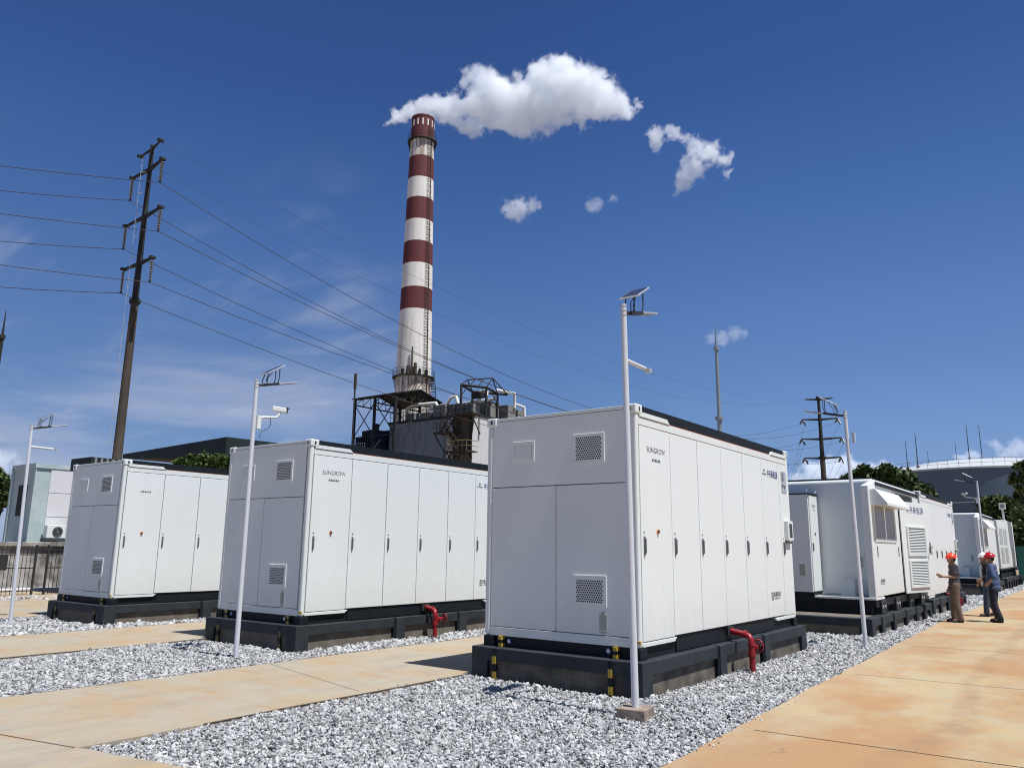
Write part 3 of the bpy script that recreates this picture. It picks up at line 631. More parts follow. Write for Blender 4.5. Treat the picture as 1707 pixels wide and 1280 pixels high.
        for z in (.985, 1.03, 1.075): c.box(X1 + .005, X1 + .007, .522, .573, z, z + .012)
        c.build('builder_emblem', 'ink', t); text('能源科技', 'builder_lettering', .085, (X1 + .006, .80, 1.06), SIDE, 'ink', t); text('ENERGY TECH', 'builder_small_print', .036, (X1 + .006, .79, .995), SIDE, 'ink', t)
    return t
station(10.25, 'nearer white transformer station with tilted window hoods and an open louvred door', True)
station(29.55, 'farther white transformer station standing behind the three workers', False)
c = thing('electrical_cabinet', 'slim white electrical cabinet with two lifting eyes on the nearer station platform', 'cabinet')
MB().box(-2.35, -.84, 10.18, 10.86, .785, 3.03).build('cabinet_body', 'white', c, bevel=.01)
MB().box(-.838, -.815, 10.22, 10.84, .80, 3.0).build('cabinet_door', 'white', c, bevel=.006)
MB().box(-2.37, -.80, 10.16, 10.90, 3.03, 3.055).build('cabinet_roof', 'black', c)
MB().box(-2.30, -.83, 10.20, 10.90, .56, .785).build('cabinet_base', 'black', c)
for x, y in ((-.86, 10.2), (-.83, 10.78)): MB().torus((x, y, 3.10), (1, 1, 0), .028, .009, 12, 5).cyl((x, y, 3.05), (x, y, 3.08), .012, n=8).build('lifting_eye', 'alu', c)
MB().box(-1.12, -.98, 10.17, 10.18, 1.15, 1.42).build('extinguisher_label', 'label', c)
MB().box(-.815, -.79, 10.27, 10.31, 1.72, 1.9).build('handle', 'handle', c); MB().box(-.815, -.80, 10.5, 10.54, 2.08, 2.14).build('lock', 'ink', c)
MB().box(-.815, -.812, 10.4, 10.66, 2.74, 2.8).box(-.815, -.812, 10.45, 10.6, 2.66, 2.69).build('maker_plate', 'label', c)
# last cabinet in the row
c = thing('switchgear_cabinet', 'farthest white switchgear block of the right row, slotted doors, beside the green fence', 'cabinet', (0, 37.2, 0))
MB().box(-2.2, .46, 0, 4.2, .95, 3.34).box(-2.2, .46, 4.2, 8.2, .95, 3.47).build('body', 'white', c, bevel=.02)
MB().box(-2.2, .40, .1, 8.1, .5, .72).box(-2.2, .44, 0, 8.2, .88, .95).build('skid', 'black', c)
s2 = MB(); [s2.box(.1, .42, y, y + .25, .72, .88) for y in (.2, 1.6, 3.0, 4.4, 5.8, 7.3)]; s2.build('skid_feet', 'black', c)
for a, b in ((.15, 2.1), (2.15, 4.1), (4.3, 8.1)):
    d = MB().box(.46, .475, a, b, 1.0, 3.15 if a < 4 else 3.3).build('door', 'white', c, bevel=.006)
    if a < 4:
        s2 = MB()
        for k in range(4): s2.box(.475, .482, a + .3 + k * .4, a + .42 + k * .4, 1.2, 2.0); s2.box(.475, .482, a + .3 + k * .4, a + .42 + k * .4, 2.12, 2.95)
        s2.build('vent_slot', 'handle', d)
#@@PART2
# ------------------------------------------------------------------ slim solar lamp poles
def lamp_pole(name, label, x, y, top, lean, rz, extra, foot=None, r=.040):
    t = thing(name, label, 'lamp pole', (x, y, 0), rz, group='slim white solar lamp poles')
    Rz = Matrix.Rotation(-rz, 3, 'Z'); ln = Rz @ (RR * lean); ln.z = 0
    T = Vector((ln.x, ln.y, top)); z0 = .07 if foot else -.03
    P = MB(); P.cyl((0, 0, z0), T, r, r * .86, 20)
    P.build('pole', 'galv', t)
    C = MB(); C.cyl(T - Vector((0, 0, .02)), T + Vector((0, 0, .012)), r * .98, r * .9, 20); 
    C.cyl(T - Vector((0, 0, .075)), T - Vector((0, 0, .06)), r * .98, n=20).cyl(T - Vector((0, 0, .13)), T - Vector((0, 0, .115)), r * .98, n=20)
    C.build('cap_and_clamps', 'alu', t)
    ta = rad(13); a = T + Vector((0, 0, -.09)); D = Vector((math.cos(ta), 0, math.sin(ta)))
    B = MB(); B.cyl(a, a + D * .16, .022, n=10); X = Matrix.Translation(a) @ Matrix.Rotation(-ta, 4, 'Y')
    B.box(.13, .42, -.045, .045, -.022, .016, M=X)
    B.build('lamp_bracket', 'steel_dark', t)
    L = MB(); L.box(.40, .78, -.075, .075, -.016, .006, M=X); l = L.build('lamp_head', 'alu', t, bevel=.004)
    MB().box(.43, .76, -.06, .06, -.019, -.0165, M=X).build('led_panel', 'glass', l)
    # tilted solar panel on thin struts
    pc = a + D * .30 + Vector((0, 0, .25)); X2 = Matrix.Translation(pc) @ Matrix.Rotation(-rad(31), 4, 'Y')
    p = MB().box(-.18, .18, -.125, .125, -.010, .010, M=X2).build('solar_panel', 'alu', t, bevel=.003)
    ce = MB()
    for i in range(6):
        for k in range(2): ce.box(-.166 + i * .0555, -.166 + i * .0555 + .052, -.112 + k * .113, -.112 + k * .113 + .109, .010, .0125, M=X2)
    ce.build('solar_cells', 'cell', p)
    s = MB()
    for yy in (-.06, .06):
        s.tube([a + D * .17 + Vector((0, yy, .01)), a + D * .14 + Vector((0, yy, .07)), X2 @ Vector((-.13, yy, -.012))], .008, 6)
        s.tube([a + D * .37 + Vector((0, yy, .01)), a + D * .40 + Vector((0, yy, .10)), X2 @ Vector((.10, yy, -.012))], .008, 6)
    s.tube([a + D * .2 + Vector((0, 0, .01)), a + D * .22 + Vector((0, .02, .12)), a + D * .27 + Vector((0, .01, .18)), X2 @ Vector((0, 0, -.012))], .006, 6)
    s.build('panel_strut', 'steel_dark', t)
    mid = T * (3.86 / top)
    if extra == 'tube':
        b = MB().tube([mid, mid + Vector((.50, 0, -.01))], .026, 12).build('side_arm', 'galv', t)
        MB().box(.46, .52, -.035, .035, 3.80, 3.85).build('junction_box', 'alu', b)
    if extra in ('camera', 'camera_far'):
        b = MB(); b.box(.03, .10, -.05, .05, 3.60, 3.82); b.tube([mid + Vector((.06, 0, -.11)), mid + Vector((.16, 0, -.05)), mid + Vector((.42, 0, -.02)), mid + Vector((.46, 0, .02))], [.03, .022, .02, .02], 10); b.build('camera_arm', 'white_frame', t, bevel=.003)
        X3 = Matrix.Translation(mid + Vector((.47, 0, .12))) @ Matrix.Rotation(rad(-28), 4, 'Z') @ Matrix.Rotation(rad(6), 4, 'Y')
        c = MB().box(-.12, .12, -.042, .042, -.040, .044, M=X3).build('security_camera', 'white_frame', t, bevel=.015)
        q = MB().cyl(X3 @ Vector((.115, 0, 0)), X3 @ Vector((.14, 0, 0)), .038, n=16).box(.10, .165, -.045, .045, .042, .049, M=X3); q.build('lens_hood', 'steel_dark', c)
        MB().cyl(mid + Vector((.46, 0, .01)), mid + Vector((.47, 0, .08)), .03, n=12).build('swivel', 'white_frame', c)
        MB().tube([mid + Vector((.30, 0, -.02)), mid + Vector((.33, .01, -.16)), mid + Vector((.27, .02, -.24)), mid + Vector((.16, .01, -.29)), mid + Vector((.12, 0, -.40))], .006, 6).build('cable', 'steel_dark', t)
    if extra == 'box': MB().box(-.10, -.04, -.05, .05, 3.78, 3.98).build('control_box', 'alu', t, bevel=.004)
    if foot: MB().box(-.155, .155, -.155, .155, -.06, .072, M=Matrix.Rotation(rad(8), 4, 'Z')).build('concrete_footing', 'rust_con', t, bevel=.008)
    return t
lamp_pole('lamp_pole', 'white lamp pole on a square concrete footing, crossing the nearest container corner', .5, -1.1, 4.52, -.05, rad(90), 'tube', True)
lamp_pole('lamp_pole', 'white lamp pole with a security camera in front of the middle container', -6.45, -1.2, 4.42, -.01, rad(86), 'camera')
lamp_pole('lamp_pole', 'leftmost white lamp pole, standing in front of the iron fence', -14.87, -1.12, 4.37, -.12, rad(86), 'tube')
lamp_pole('lamp_pole', 'white lamp pole in front of the nearer transformer station, right of the twin-armed line pole', .93, 7.11, 4.40, -.06, rad(180), 'box')
lamp_pole('lamp_pole', 'farthest white lamp pole with a small camera, rising above the white and red helmets', .93, 26.5, 4.45, 0, rad(180), 'camera_far')
t = thing('post_lamp', 'short white post with a square lamp behind the last switchgear cabinet', 'post lamp', (.02, 46, 0))
MB().cyl((0, 0, 0), (0, 0, 4.25), .06, n=12).build('post', 'galv', t); 
o = MB().box(-.16, .16, -.12, .12, 4.25, 4.62).build('lamp_housing', 'white_frame', t, bevel=.01); MB().box(-.11, .11, -.124, -.121, 4.32, 4.55).build('lens', 'glass', o)

# ------------------------------------------------------------------ line poles and wires
MAT['pole_brown'] = mat('weathered_pole', (0.075, 0.056, 0.042), 0.85, noise=(1.2, 0.9, (0.035, 0.03, 0.026)), bump=(6, 0.4, 0.02))
MAT['pole_dark'] = mat('dark_pole_steel', (0.020, 0.026, 0.028), 0.7, noise=(2, 0.8, (0.040, 0.038, 0.032)), spec=.25)
MAT['porcelain'] = mat('insulator_porcelain', (0.17, 0.18, 0.18), 0.25)
MAT['wire'] = mat('wire_aluminium', (0.035, 0.038, 0.045), 0.6)
def hpt(c, l, r, R):
    z = at(c[0], c[1], R).z; return atz(*l, z), atz(*r, z)
def insulator(t, p, n=8, L=1.08, R=.095, d=Vector((0, 0, -1))):
    i = MB(); p = Vector(p); i.cyl(p, p + d * L, .025, n=6, mi=1)
    for k in range(n):
        q = p + d * (L * (.14 + .76 * k / (n - 1))); i.cyl(q, q - d * .05, R, R * .45, 12)
    i.cyl(p + d * (L - .03), p + d * (L + .06), .055, n=8, mi=1)
    return i.build('insulator', ['porcelain', 'steel_dark'], t)
top = at(255, 238, 39); b0 = at(197, 765, 39); ax = Vector((top.x, top.y, 0))
t = thing('line_pole', 'tall tapered power line pole behind the leftmost container, three arms and hanging insulators', 'power pole', (ax.x, ax.y, 0))
def loc(p): return Vector(p) - ax
zf = at(222, 502, 39).z
MAT['pole_brown'].node_tree.nodes.clear() if False else None
MB().cyl((0, 0, -.1), (0, 0, zf), .235, .165, 24).build('lower_shaft', 'pole_brown', t)
MB().cyl((0, 0, zf), (0, 0, top.z - .15), .15, .09, 20).build('upper_shaft', 'pole_dark', t)
fl = MB().cyl((0, 0, zf - .06), (0, 0, zf + .06), .245, n=24)
for k in range(12): a = k * math.pi / 6; fl.cyl((.205 * math.cos(a), .205 * math.sin(a), zf - .13), (.205 * math.cos(a), .205 * math.sin(a), zf + .13), .018, n=6)
fl.build('flange', 'pole_dark', t)
pegs = MB(); side = (RR * -1); side.z = 0; side.normalize()
for k in range(44):
    z = 4 + k * .36; pegs.cyl(side * .2, side * .2, .001, n=3) if False else None
    q = side * .42; pegs.cyl(Vector((0, 0, z)) + q, Vector((0, 0, z + .36)) + q, .011, n=5)
    if k % 3 == 0: pegs.cyl(Vector((0, 0, z)) + side * .2, Vector((0, 0, z)) + q, .014, n=5)
    pegs.cyl(Vector((0, 0, z)) + q, Vector((0, 0, z)) + q + Vector((-.03, .09, 0)), .012, n=5)
pegs.build('climbing_rail', 'alu', t)
LAT = []
for (l, r), ins in ((((221, 298), (271, 266)), 1), (((210, 378), (268, 346)), 1), (((206, 450), (254, 430)), 1), (((234, 262), (268, 235)), 0)):
    A, B = hpt(((l[0] + r[0]) / 2, (l[1] + r[1]) / 2), l, r, 39); A, B = loc(A), loc(B); c = Vector((0, 0, A.z))
    arm = MB(); w = .065 if ins else .045
    for P in (A, B):
        d = P - c; n_ = Vector((-d.y, d.x, 0)).normalized(); u = Vector((0, 0, 1)); L = d.length; dd = d / L
        for s_ in (0,):
            q = [c + n_ * w + u * w * 1.3, c - n_ * w + u * w * 1.3, c - n_ * w - u * w * 1.3, c + n_ * w - u * w * 1.3]
            e = [P + n_ * w * .6 + u * w * .8, P - n_ * w * .6 + u * w * .8, P - n_ * w * .6 - u * w * .3, P + n_ * w * .6 - u * w * .3]
            arm.add(q + e, [(0, 1, 5, 4), (1, 2, 6, 5), (2, 3, 7, 6), (3, 0, 4, 7), (4, 5, 6, 7), (3, 2, 1, 0)])
        arm.box(P.x - .09, P.x + .09, P.y - .13, P.y + .13, P.z - .03, P.z + .08)
        if ins: insulator(t, P - Vector((0, 0, .04)))
    arm.build('cross_arm', 'pole_dark', t)
    LAT.append((ax + A - Vector((0, 0, 1.16 if ins else .05)), ax + B - Vector((0, 0, 1.16 if ins else .05))))
RP = 105.4
tp = at(1364, 662, RP); axr = Vector((tp.x, tp.y, 0))
t = thing('line_pole', 'distant slimmer power line pole beyond the nearer station, with four pairs of arms', 'power pole', axr)
MB().cyl((0, 0, -.1), (0, 0, 13.2), .36, .31, 18).build('lower_shaft', 'pole_brown', t); MB().cyl((0, 0, 13.2), (0, 0, tp.z), .27, .17, 18).build('upper_shaft', 'pole_dark', t)
MB().cyl((0, 0, 13.1), (0, 0, 13.3), .42, n=18).build('flange', 'pole_dark', t); MB().cyl((0, 0, tp.z - .3), (0, 0, tp.z + .05), .30, n=12).build('head_collar', 'pole_dark', t)
RAT = []
for (l, r), ins in ((((1338, 700), (1396, 696)), 1), (((1337, 732), (1403, 729)), 1), (((1342, 763), (1402, 762)), 1), (((1342, 666), (1388, 663)), 0)):
    A = at(*l, RP) - axr; B = at(*r, RP) - axr; A.z = B.z = (A.z + B.z) / 2; c = Vector((0, 0, A.z - .1)); arm = MB()
    for P in (A, B): arm.tube([c, c + (P - c) * .5, P], [.16, .12, .08], 8)
    arm.build('cross_arm', 'pole_dark', t)
    o = []
    for P in (A, B):
        if ins:
            insulator(t, P, 6, 1.1, .13, Vector((-.05, -.80, -.6)).normalized()); insulator(t, P, 6, 1.0, .13, Vector((.1, .75, -.66)).normalized())
            o.append(axr + P + Vector((-.05, -.80, -.6)).normalized() * 1.1)
        else: o.append(axr + P)
    RAT.append(o)
def wire(label, A, B, sag, r, name='overhead_wire'):
    A = Vector(A); B = Vector(B); w = MB(); c = (A + B) / 2
    w.tube([A + (B - A) * (k / 36) - Vector((0, 0, sag * 4 * (k / 36) * (1 - k / 36))) - c for k in range(37)], r, 5)
    return tag(w.build(name, 'wire', loc=c), label, 'wire', 'overhead wires of the power line')
SG = ((5.5, 6.0), (4.4, 4.4), (3.5, 3.0), (4.6, 4.0)); nmL = ('top', 'middle', 'lowest', 'thin earth')
for i in range(4):
    for s_ in range(2):
        sd = ('left', 'right')[s_]
        if i < 3: lb = f'overhead wire passing the chimney from the {sd} insulator of the {nmL[i]} arm'
        else: lb = f'hair-thin earth wire from the {sd} tip of the topmost arm towards the distant pole'
        wire(lb, LAT[i][s_], RAT[i][s_], SG[i][s_], .017 if i < 3 else .007)
# spans that leave the picture on the left
for i, s_, v0, lb in ((0, 1, 266, 'uppermost wire leaving the left pole towards the left picture edge'), (0, 0, 308, 'second wire from the top at the left edge, ending at a top arm insulator'), (1, 1, 345, 'third wire from the top at the left edge, from the middle arm'),
                      (1, 0, 392, 'fourth wire from the top at the left edge, from the middle arm'), (2, 1, 430, 'fifth wire from the top at the left edge, from the lowest arm'), (2, 0, 468, 'lowest wire at the left edge, from the left insulator of the lowest arm')):
    P = LAT[i][s_]; u1 = proj0 = None
    q = atz(0, v0, P.z); E_ = P + (q - P) * 3.2
    wire(lb, P, E_, .35, .018)
for k, (l, u, v) in enumerate(((RAT[0][0], 1300, 850), (RAT[1][0], 1290, 880), (RAT[2][0], 1270, 860), (RAT[0][1], 1330, 830), (RAT[1][1], 1345, 850), (RAT[2][1], 1350, 840))):
    E_ = at(u, v, 190); wire(('wire dropping away behind the distant pole from its upper left arm', 'wire dropping away behind the distant pole from its middle left arm', 'wire dropping away behind the distant pole from its lower left arm', 'wire dropping away behind the distant pole from its upper right arm', 'wire dropping away behind the distant pole from its middle right arm', 'wire dropping away behind the distant pole from its lower right arm')[k], l + Vector((0, 1.6, 0)), E_, 1.0, .016)

# lightning rods
MAT['rod'] = mat('rod_steel', (0.30, 0.36, 0.38), 0.4, 0.4)
def rod(label, u0, v0, vt, R, r, joints=(), m='rod', rt=.25):
    B = at(u0, v0, R); T = at(u0, vt, R); t = thing('lightning_rod', label, 'lightning rod', (B.x, B.y, 0)); 
    zs = [0] + [at(u0, j_, R).z for j_ in joints] + [T.z]; k = len(zs) - 1
    for i in range(k):
        a, b = r * (1 - (1 - rt) * i / k), r * (1 - (1 - rt) * (i + .4) / k)
        MB().cyl((0, 0, zs[i]), (0, 0, zs[i + 1]), a, b if i < k - 1 else .2 * a, 10).build('mast_section', m, t)
        if i: MB().cyl((0, 0, zs[i] - .12), (0, 0, zs[i] + .12), a * 2.2, n=10).build('joint_collar', m, t)
    return t
rod('tall grey lightning rod rising behind the nearest container through a small cloud', 1200, 716, 543, 62, .20, (697, 581), rt=.3)
rod('thin dark rod cut by the left picture edge', -8, 640, 514, 60, .13, (560,), 'pole_dark', .3)

# ------------------------------------------------------------------ chimney
def streaky(t, b, co, a=(0.74, 0.73, 0.69), d=(0.30, 0.24, 0.17), lo=.50, hi=.78, amt=.75, sx=2.2, sz=.10):
    mp = t.nodes.new('ShaderNodeMapping'); mp.inputs['Scale'].default_value = (sx, sx, sz); t.links.new(co.outputs['Object'], mp.inputs[0])
    n = t.nodes.new('ShaderNodeTexNoise'); n.inputs['Scale'].default_value = 1.0; n.inputs['Detail'].default_value = 7; n.inputs['Roughness'].default_value = .65; t.links.new(mp.outputs[0], n.inputs['Vector'])
    r = t.nodes.new('ShaderNodeMapRange'); t.links.new(n.outputs['Fac'], r.inputs[0]); r.inputs[1].default_value = lo; r.inputs[2].default_value = hi; r.inputs[4].default_value = amt
    x = t.nodes.new('ShaderNodeMix'); x.data_type = 'RGBA'; t.links.new(r.outputs[0], x.inputs[0]); x.inputs[6].default_value = (*a, 1); x.inputs[7].default_value = (*d, 1)
    t.links.new(x.outputs[2], b.inputs['Base Color'])
MAT['ch_white'] = mat('chimney_white', (0.7, 0.7, 0.66), .8, fn=lambda t, b, c: streaky(t, b, c))
MAT['ch_stain'] = mat('chimney_white_stained', (0.7, 0.7, 0.66), .8, fn=lambda t, b, c: streaky(t, b, c, lo=.38, hi=.6, amt=.85))
MAT['ch_red'] = mat('chimney_red', (0.13, 0.03, 0.028), .8, fn=lambda t, b, c: streaky(t, b, c, (0.13, 0.024, 0.026), (0.07, 0.02, 0.02), .4, .7, .8))
cx = at(691, 650, 130); cy_ = at(703, 200, 130); CX = (cx.x + cy_.x) / 2; CY = (cx.y + cy_.y) / 2
t = thing('chimney', 'tall industrial chimney in white and dark red bands with railed platforms', 'chimney', (CX, CY, 0))
HT = 76.9
def cr_(z): return 2.02 + (HT - z) / (HT - 28) * .97
bands = [(0, 29.3, 'ch_stain'), (29.3, 40.8, 'ch_white'), (40.8, 44.7, 'ch_red'), (44.7, 49.0, 'ch_white'), (49.0, 53.0, 'ch_red'), (53.0, 57.0, 'ch_white'), (57.0, 61.1, 'ch_red'), (61.1, 64.9, 'ch_white'), (64.9, 69.0, 'ch_red'), (69.0, 72.4, 'ch_stain'), (72.4, HT, 'ch_red')]
for a, b, mm in bands:
    MB().cyl((0, 0, a), (0, 0, b), cr_(a), cr_(b), 56, cap=False).build('band', mm, t)
MB().ring((0, 0, HT - .25), cr_(HT) + .06, .35, .28, 56).build('crown', 'ch_red', t)
s = MB()
for k in range(14):
    a = 2 * math.pi * k / 14 + .1; X = Matrix.Rotation(a, 4, 'Z'); s.box(cr_(75) - .02, cr_(75) + .03, -.13, .13, 74.9, 76.1, M=X)
s.build('crown_slots', 'ch_white', t)
def platform(z, R, drop, n, m='pole_dark', h=1.2):
    r0 = cr_(z); p = MB().ring((0, 0, z), R, R - r0 + .02, .14, 56).build('platform', m, t)
    q = MB()
    for hz in (h * .5, h): q.torus((0, 0, z + .12 + hz), (0, 0, 1), R - .03, .028, 48, 5)
    for k in range(n):
        a = 2 * math.pi * k / n; c_, s_ = math.cos(a), math.sin(a)
        q.cyl((R * c_ * .985, R * s_ * .985, z + .1), (R * c_ * .985, R * s_ * .985, z + .12 + h), .022, n=5)
    q.build('railing', m, p)
    q = MB()
    for k in range(n):
        a = 2 * math.pi * k / n; c_, s_ = math.cos(a), math.sin(a); q.cyl((R * c_ * .96, R * s_ * .96, z), ((cr_(z - drop) + .03) * c_, (cr_(z - drop) + .03) * s_, z - drop), .04, n=5)
    q.build('brackets', m, p)
platform(72.2, 2.62, 1.6, 20); platform(29.2, 3.55, 1.7, 18)
# ladder with hoops on the sunny side
ld = math.atan2(-CY + CAM.y, -CX + CAM.x) + rad(37); lx, ly = math.cos(ld), math.sin(ld); tx, ty = -ly, lx
L = MB(); z = 3
while z < 75.2:
    r = cr_(z) + .16; 
    for s_ in (-1, 1): L.cyl((lx * r + tx * .24 * s_, ly * r + ty * .24 * s_, z), (lx * (r - .02) + tx * .24 * s_, ly * (r - .02) + ty * .24 * s_, z + .99), .025, n=4)
    L.cyl((lx * r - tx * .24, ly * r - ty * .24, z), (lx * r + tx * .24, ly * r + ty * .24, z), .03, n=4); L.cyl((lx * r - tx * .24, ly * r - ty * .24, z + .5), (lx * r + tx * .24, ly * r + ty * .24, z + .5), .03, n=4)
    L.tube([Vector((lx * r + tx * .38 * math.cos(a) + lx * .62 * math.sin(a), ly * r + ty * .38 * math.cos(a) + ly * .62 * math.sin(a), z)) for a in [math.pi * k / 6 for k in range(7)]], .02, 4)
    z += 1.0
L.build('ladder', 'pole_brown', t)
c2 = MB(); a2 = ld + rad(10)
c2.tube([Vector(((cr_(z) + .06) * math.cos(a2), (cr_(z) + .06) * math.sin(a2), z)) for z in range(2, 73, 5)], .07, 5); c2.build('cable_duct', 'pole_brown', t)
MAT['rust'] = mat('rusty_iron', (0.050, 0.034, 0.026), .85, noise=(3, .7, (0.024, 0.02, 0.018)))
MAT['red_tip'] = mat('faded_red_paint', (0.16, 0.03, 0.025), .7)
vd = math.atan2(CAM.y - CY, CAM.x - CX)
for k, (da, h, r) in enumerate(((-6, 4.6, .16), (4, 1.9, .3), (-16, 1.4, .35))):
    a = vd + rad(da); R = 3.3; MB().cyl((R * math.cos(a), R * math.sin(a), 29.3), (R * math.cos(a), R * math.sin(a), 29.3 + h), r, r * .8, 10).build('flue_probe', 'rust', t)
for da in (-34, 18, 40):
    a = vd + rad(da); R = 3.25; MB().box(-.2, .2, -.16, .16, 29.34, 30.3, M=Matrix.Translation((R * math.cos(a), R * math.sin(a), 0)) @ Matrix.Rotation(a, 4, 'Z')).build('instrument_box', 'pole_dark', t)
w = MB()
for k in range(5):
    pts = [];
    for q in range(7):
        a = vd + rad(-34 + k * 5 + q * 7); z = 24.4 + 1.1 * q ** .8 - k * .5 + .3 * math.sin(q + k); pts.append(Vector(((cr_(z) + .1) * math.cos(a), (cr_(z) + .1) * math.sin(a), z)))
    w.tube(pts, .035, 4)
w.build('pipe_run', 'pole_dark', t)
# spiral stair stub under the lower platform
s = MB(); 
for k in range(14): 
    a = vd + rad(58 + k * 3); r = cr_(26) + .6; z = 29 - k * .42; s.box(-.5, .35, -.22, .22, z - .03, z + .03, M=Matrix.Translation((r * math.cos(a), r * math.sin(a), 0)) @ Matrix.Rotation(a, 4, 'Z'))
    s.cyl((r * math.cos(a) + .3, r * math.sin(a), z), (r * math.cos(a) + .3, r * math.sin(a), z + 1), .03, n=4)
s.build('stair', 'pole_dark', t)

# ------------------------------------------------------------------ boiler plant
MAT['corr_grey'] = mat('weathered_grey_sheet', (0.15, 0.19, 0.22), .75, fn=lambda t, b, c: streaky(t, b, c, (0.20, 0.25, 0.29), (0.095, 0.11, 0.12), .42, .72, .8, 1.0, .25))
MAT['corr_white'] = mat('pale_cladding', (0.6, 0.62, 0.62), .7, fn=lambda t, b, c: streaky(t, b, c, (0.55, 0.57, 0.57), (0.26, 0.25, 0.23), .5, .8, .7, 1.4, .2))
MAT['corr_brown'] = mat('shaded_cladding', (0.12, 0.09, 0.07), .85, fn=lambda t, b, c: streaky(t, b, c, (0.15, 0.125, 0.10), (0.05, 0.035, 0.028), .35, .65, .9, .8, .25))  # shadow of the stairs painted into the brown sheet colour, plus streaks
MAT['box_grey'] = mat('cooler_grey', (0.22, 0.22, 0.21), .8, noise=(1.5, .8, (.13, .13, .125)))
MAT['blue_steel'] = mat('blue_machine_paint', (0.008, 0.016, 0.065), .6, noise=(.8, .9, (0.008, 0.010, 0.018)))
MAT['dull_yellow'] = mat('faded_yellow_rail', (0.20, 0.16, 0.05), .7)
MAT['pipe_white'] = mat('white_lagged_pipe', (0.66, 0.67, 0.66), .5)
PX, PY = -49.0, 56.0
t = thing('boiler_house', 'grey clad boiler house with stairs and roof pipes at the chimney foot', 'plant building', (PX, PY, 0))
# ribs built as real corrugation
def clad(name, x0, x1, y, z0, z1, m, n_axis='y', step=.5, parent=None, sgn=-1, lowleft=None):
    c = MB(); k = max(2, int((x1 - x0) / step)); pts = []
    for i in range(k * 2 + 1):
        u = x0 + (x1 - x0) * i / (2 * k); pts.append((u, sgn * (.06 if i % 2 else 0)))
    vs = []
    for u, d in pts:
        p = (u, y + d) if n_axis == 'y' else (y + d, u); vs += [(p[0], p[1], z0), (p[0], p[1], z1)]
    c.add(vs, [(2 * i, 2 * i + 2, 2 * i + 3, 2 * i + 1) for i in range(len(pts) - 1)])
    return c.build(name, m, parent)
MB().box(-12.6, -.1, .15, 10, 0, 15.6).build('walls', 'corr_grey', t)
clad('front_cladding', -12.7, -3.4, .05, 0, 15.7, 'corr_grey', parent=t); clad('shaded_cladding', -3.4, 0, .05, 0, 15.7, 'corr_brown', parent=t)
clad('side_cladding', .0, 10, .0, 0, 15.75, 'corr_white', 'x', parent=t, sgn=1)
MB().box(-12.8, .15, -.15, 10.2, 15.7, 15.95).build('roof', 'pole_dark', t)
MB().box(-3.5, -2.7, -.12, -.02, 10.6, 15.7).build('pale_shutter', 'corr_white', t)
MB().box(-.12, .12, -.32, -.12, 0, 15.8).build('corner_column', 'pole_dark', t); MB().tube([(0, -.3, 12.6), (1.2, -1.2, 15.5)], .1, 5).build('landing_brace', 'pole_dark', t)
# roof coolers and pipes
k = 0
for (x, y, w_, d_, h) in ((-10.4, .4, 1.3, 1.5, .95), (-8.6, .5, 2.0, 1.5, .8), (-6.2, .4, 1.8, 1.5, 1.5), (-4.0, .6, 1.8, 1.5, 1.4), (-1.9, .5, 1.4, 1.4, 1.2), (.4 - 2.5, 3.5, 1.8, 1.6, 1.9), (-2.2, 6.4, 2.2, 1.5, 1.9), (-5, 5, 3, 3, 2.3), (-1.6, 8.2, 1.7, 1.6, 1.6)):
    MB().box(x, x + w_, y, y + d_, 15.95, 15.95 + h).build('roof_cooler', 'box_grey', t, bevel=.04)
for pts in (((-10.8, .9, 16), (-10.8, .9, 17.6), (-9.9, .9, 17.9), (-6.2, .9, 17.8), (-5.8, .9, 17.2)), ((-7.6, .9, 17.0), (-4.4, .9, 17.6), (-4.0, .9, 18.2), (-3.2, .9, 18.3), (-2.9, .9, 17.4)), ((-4.5, 2.4, 17.6), (-1.0, 2.4, 17.8), (-.8, 2.4, 18.9), (.0, 2.4, 18.9), (.0, 2.4, 17.6)), ((-3.4, 4.4, 18.2), (-.6, 4.6, 18.3), (-.3, 4.6, 19.3), (.1, 7.5, 19.3), (.1, 7.5, 17.6)), ((-.4, 8.2, 18.2), (.1, 9.4, 18.0), (.1, 9.6, 16))):
    MB().tube(pts, .19, 9).build('lagged_pipe', 'pipe_white', t)
rl = MB()
for i in range(18): rl.cyl((-12.6 + i * .72, 0, 15.9), (-12.6 + i * .72, 0, 17.0), .03, n=4)
for z in (16.5, 17.0): rl.cyl((-12.6, 0, z), (-.3, 0, z), .03, n=4)
rl.build('roof_railing', 'pole_dark', t)
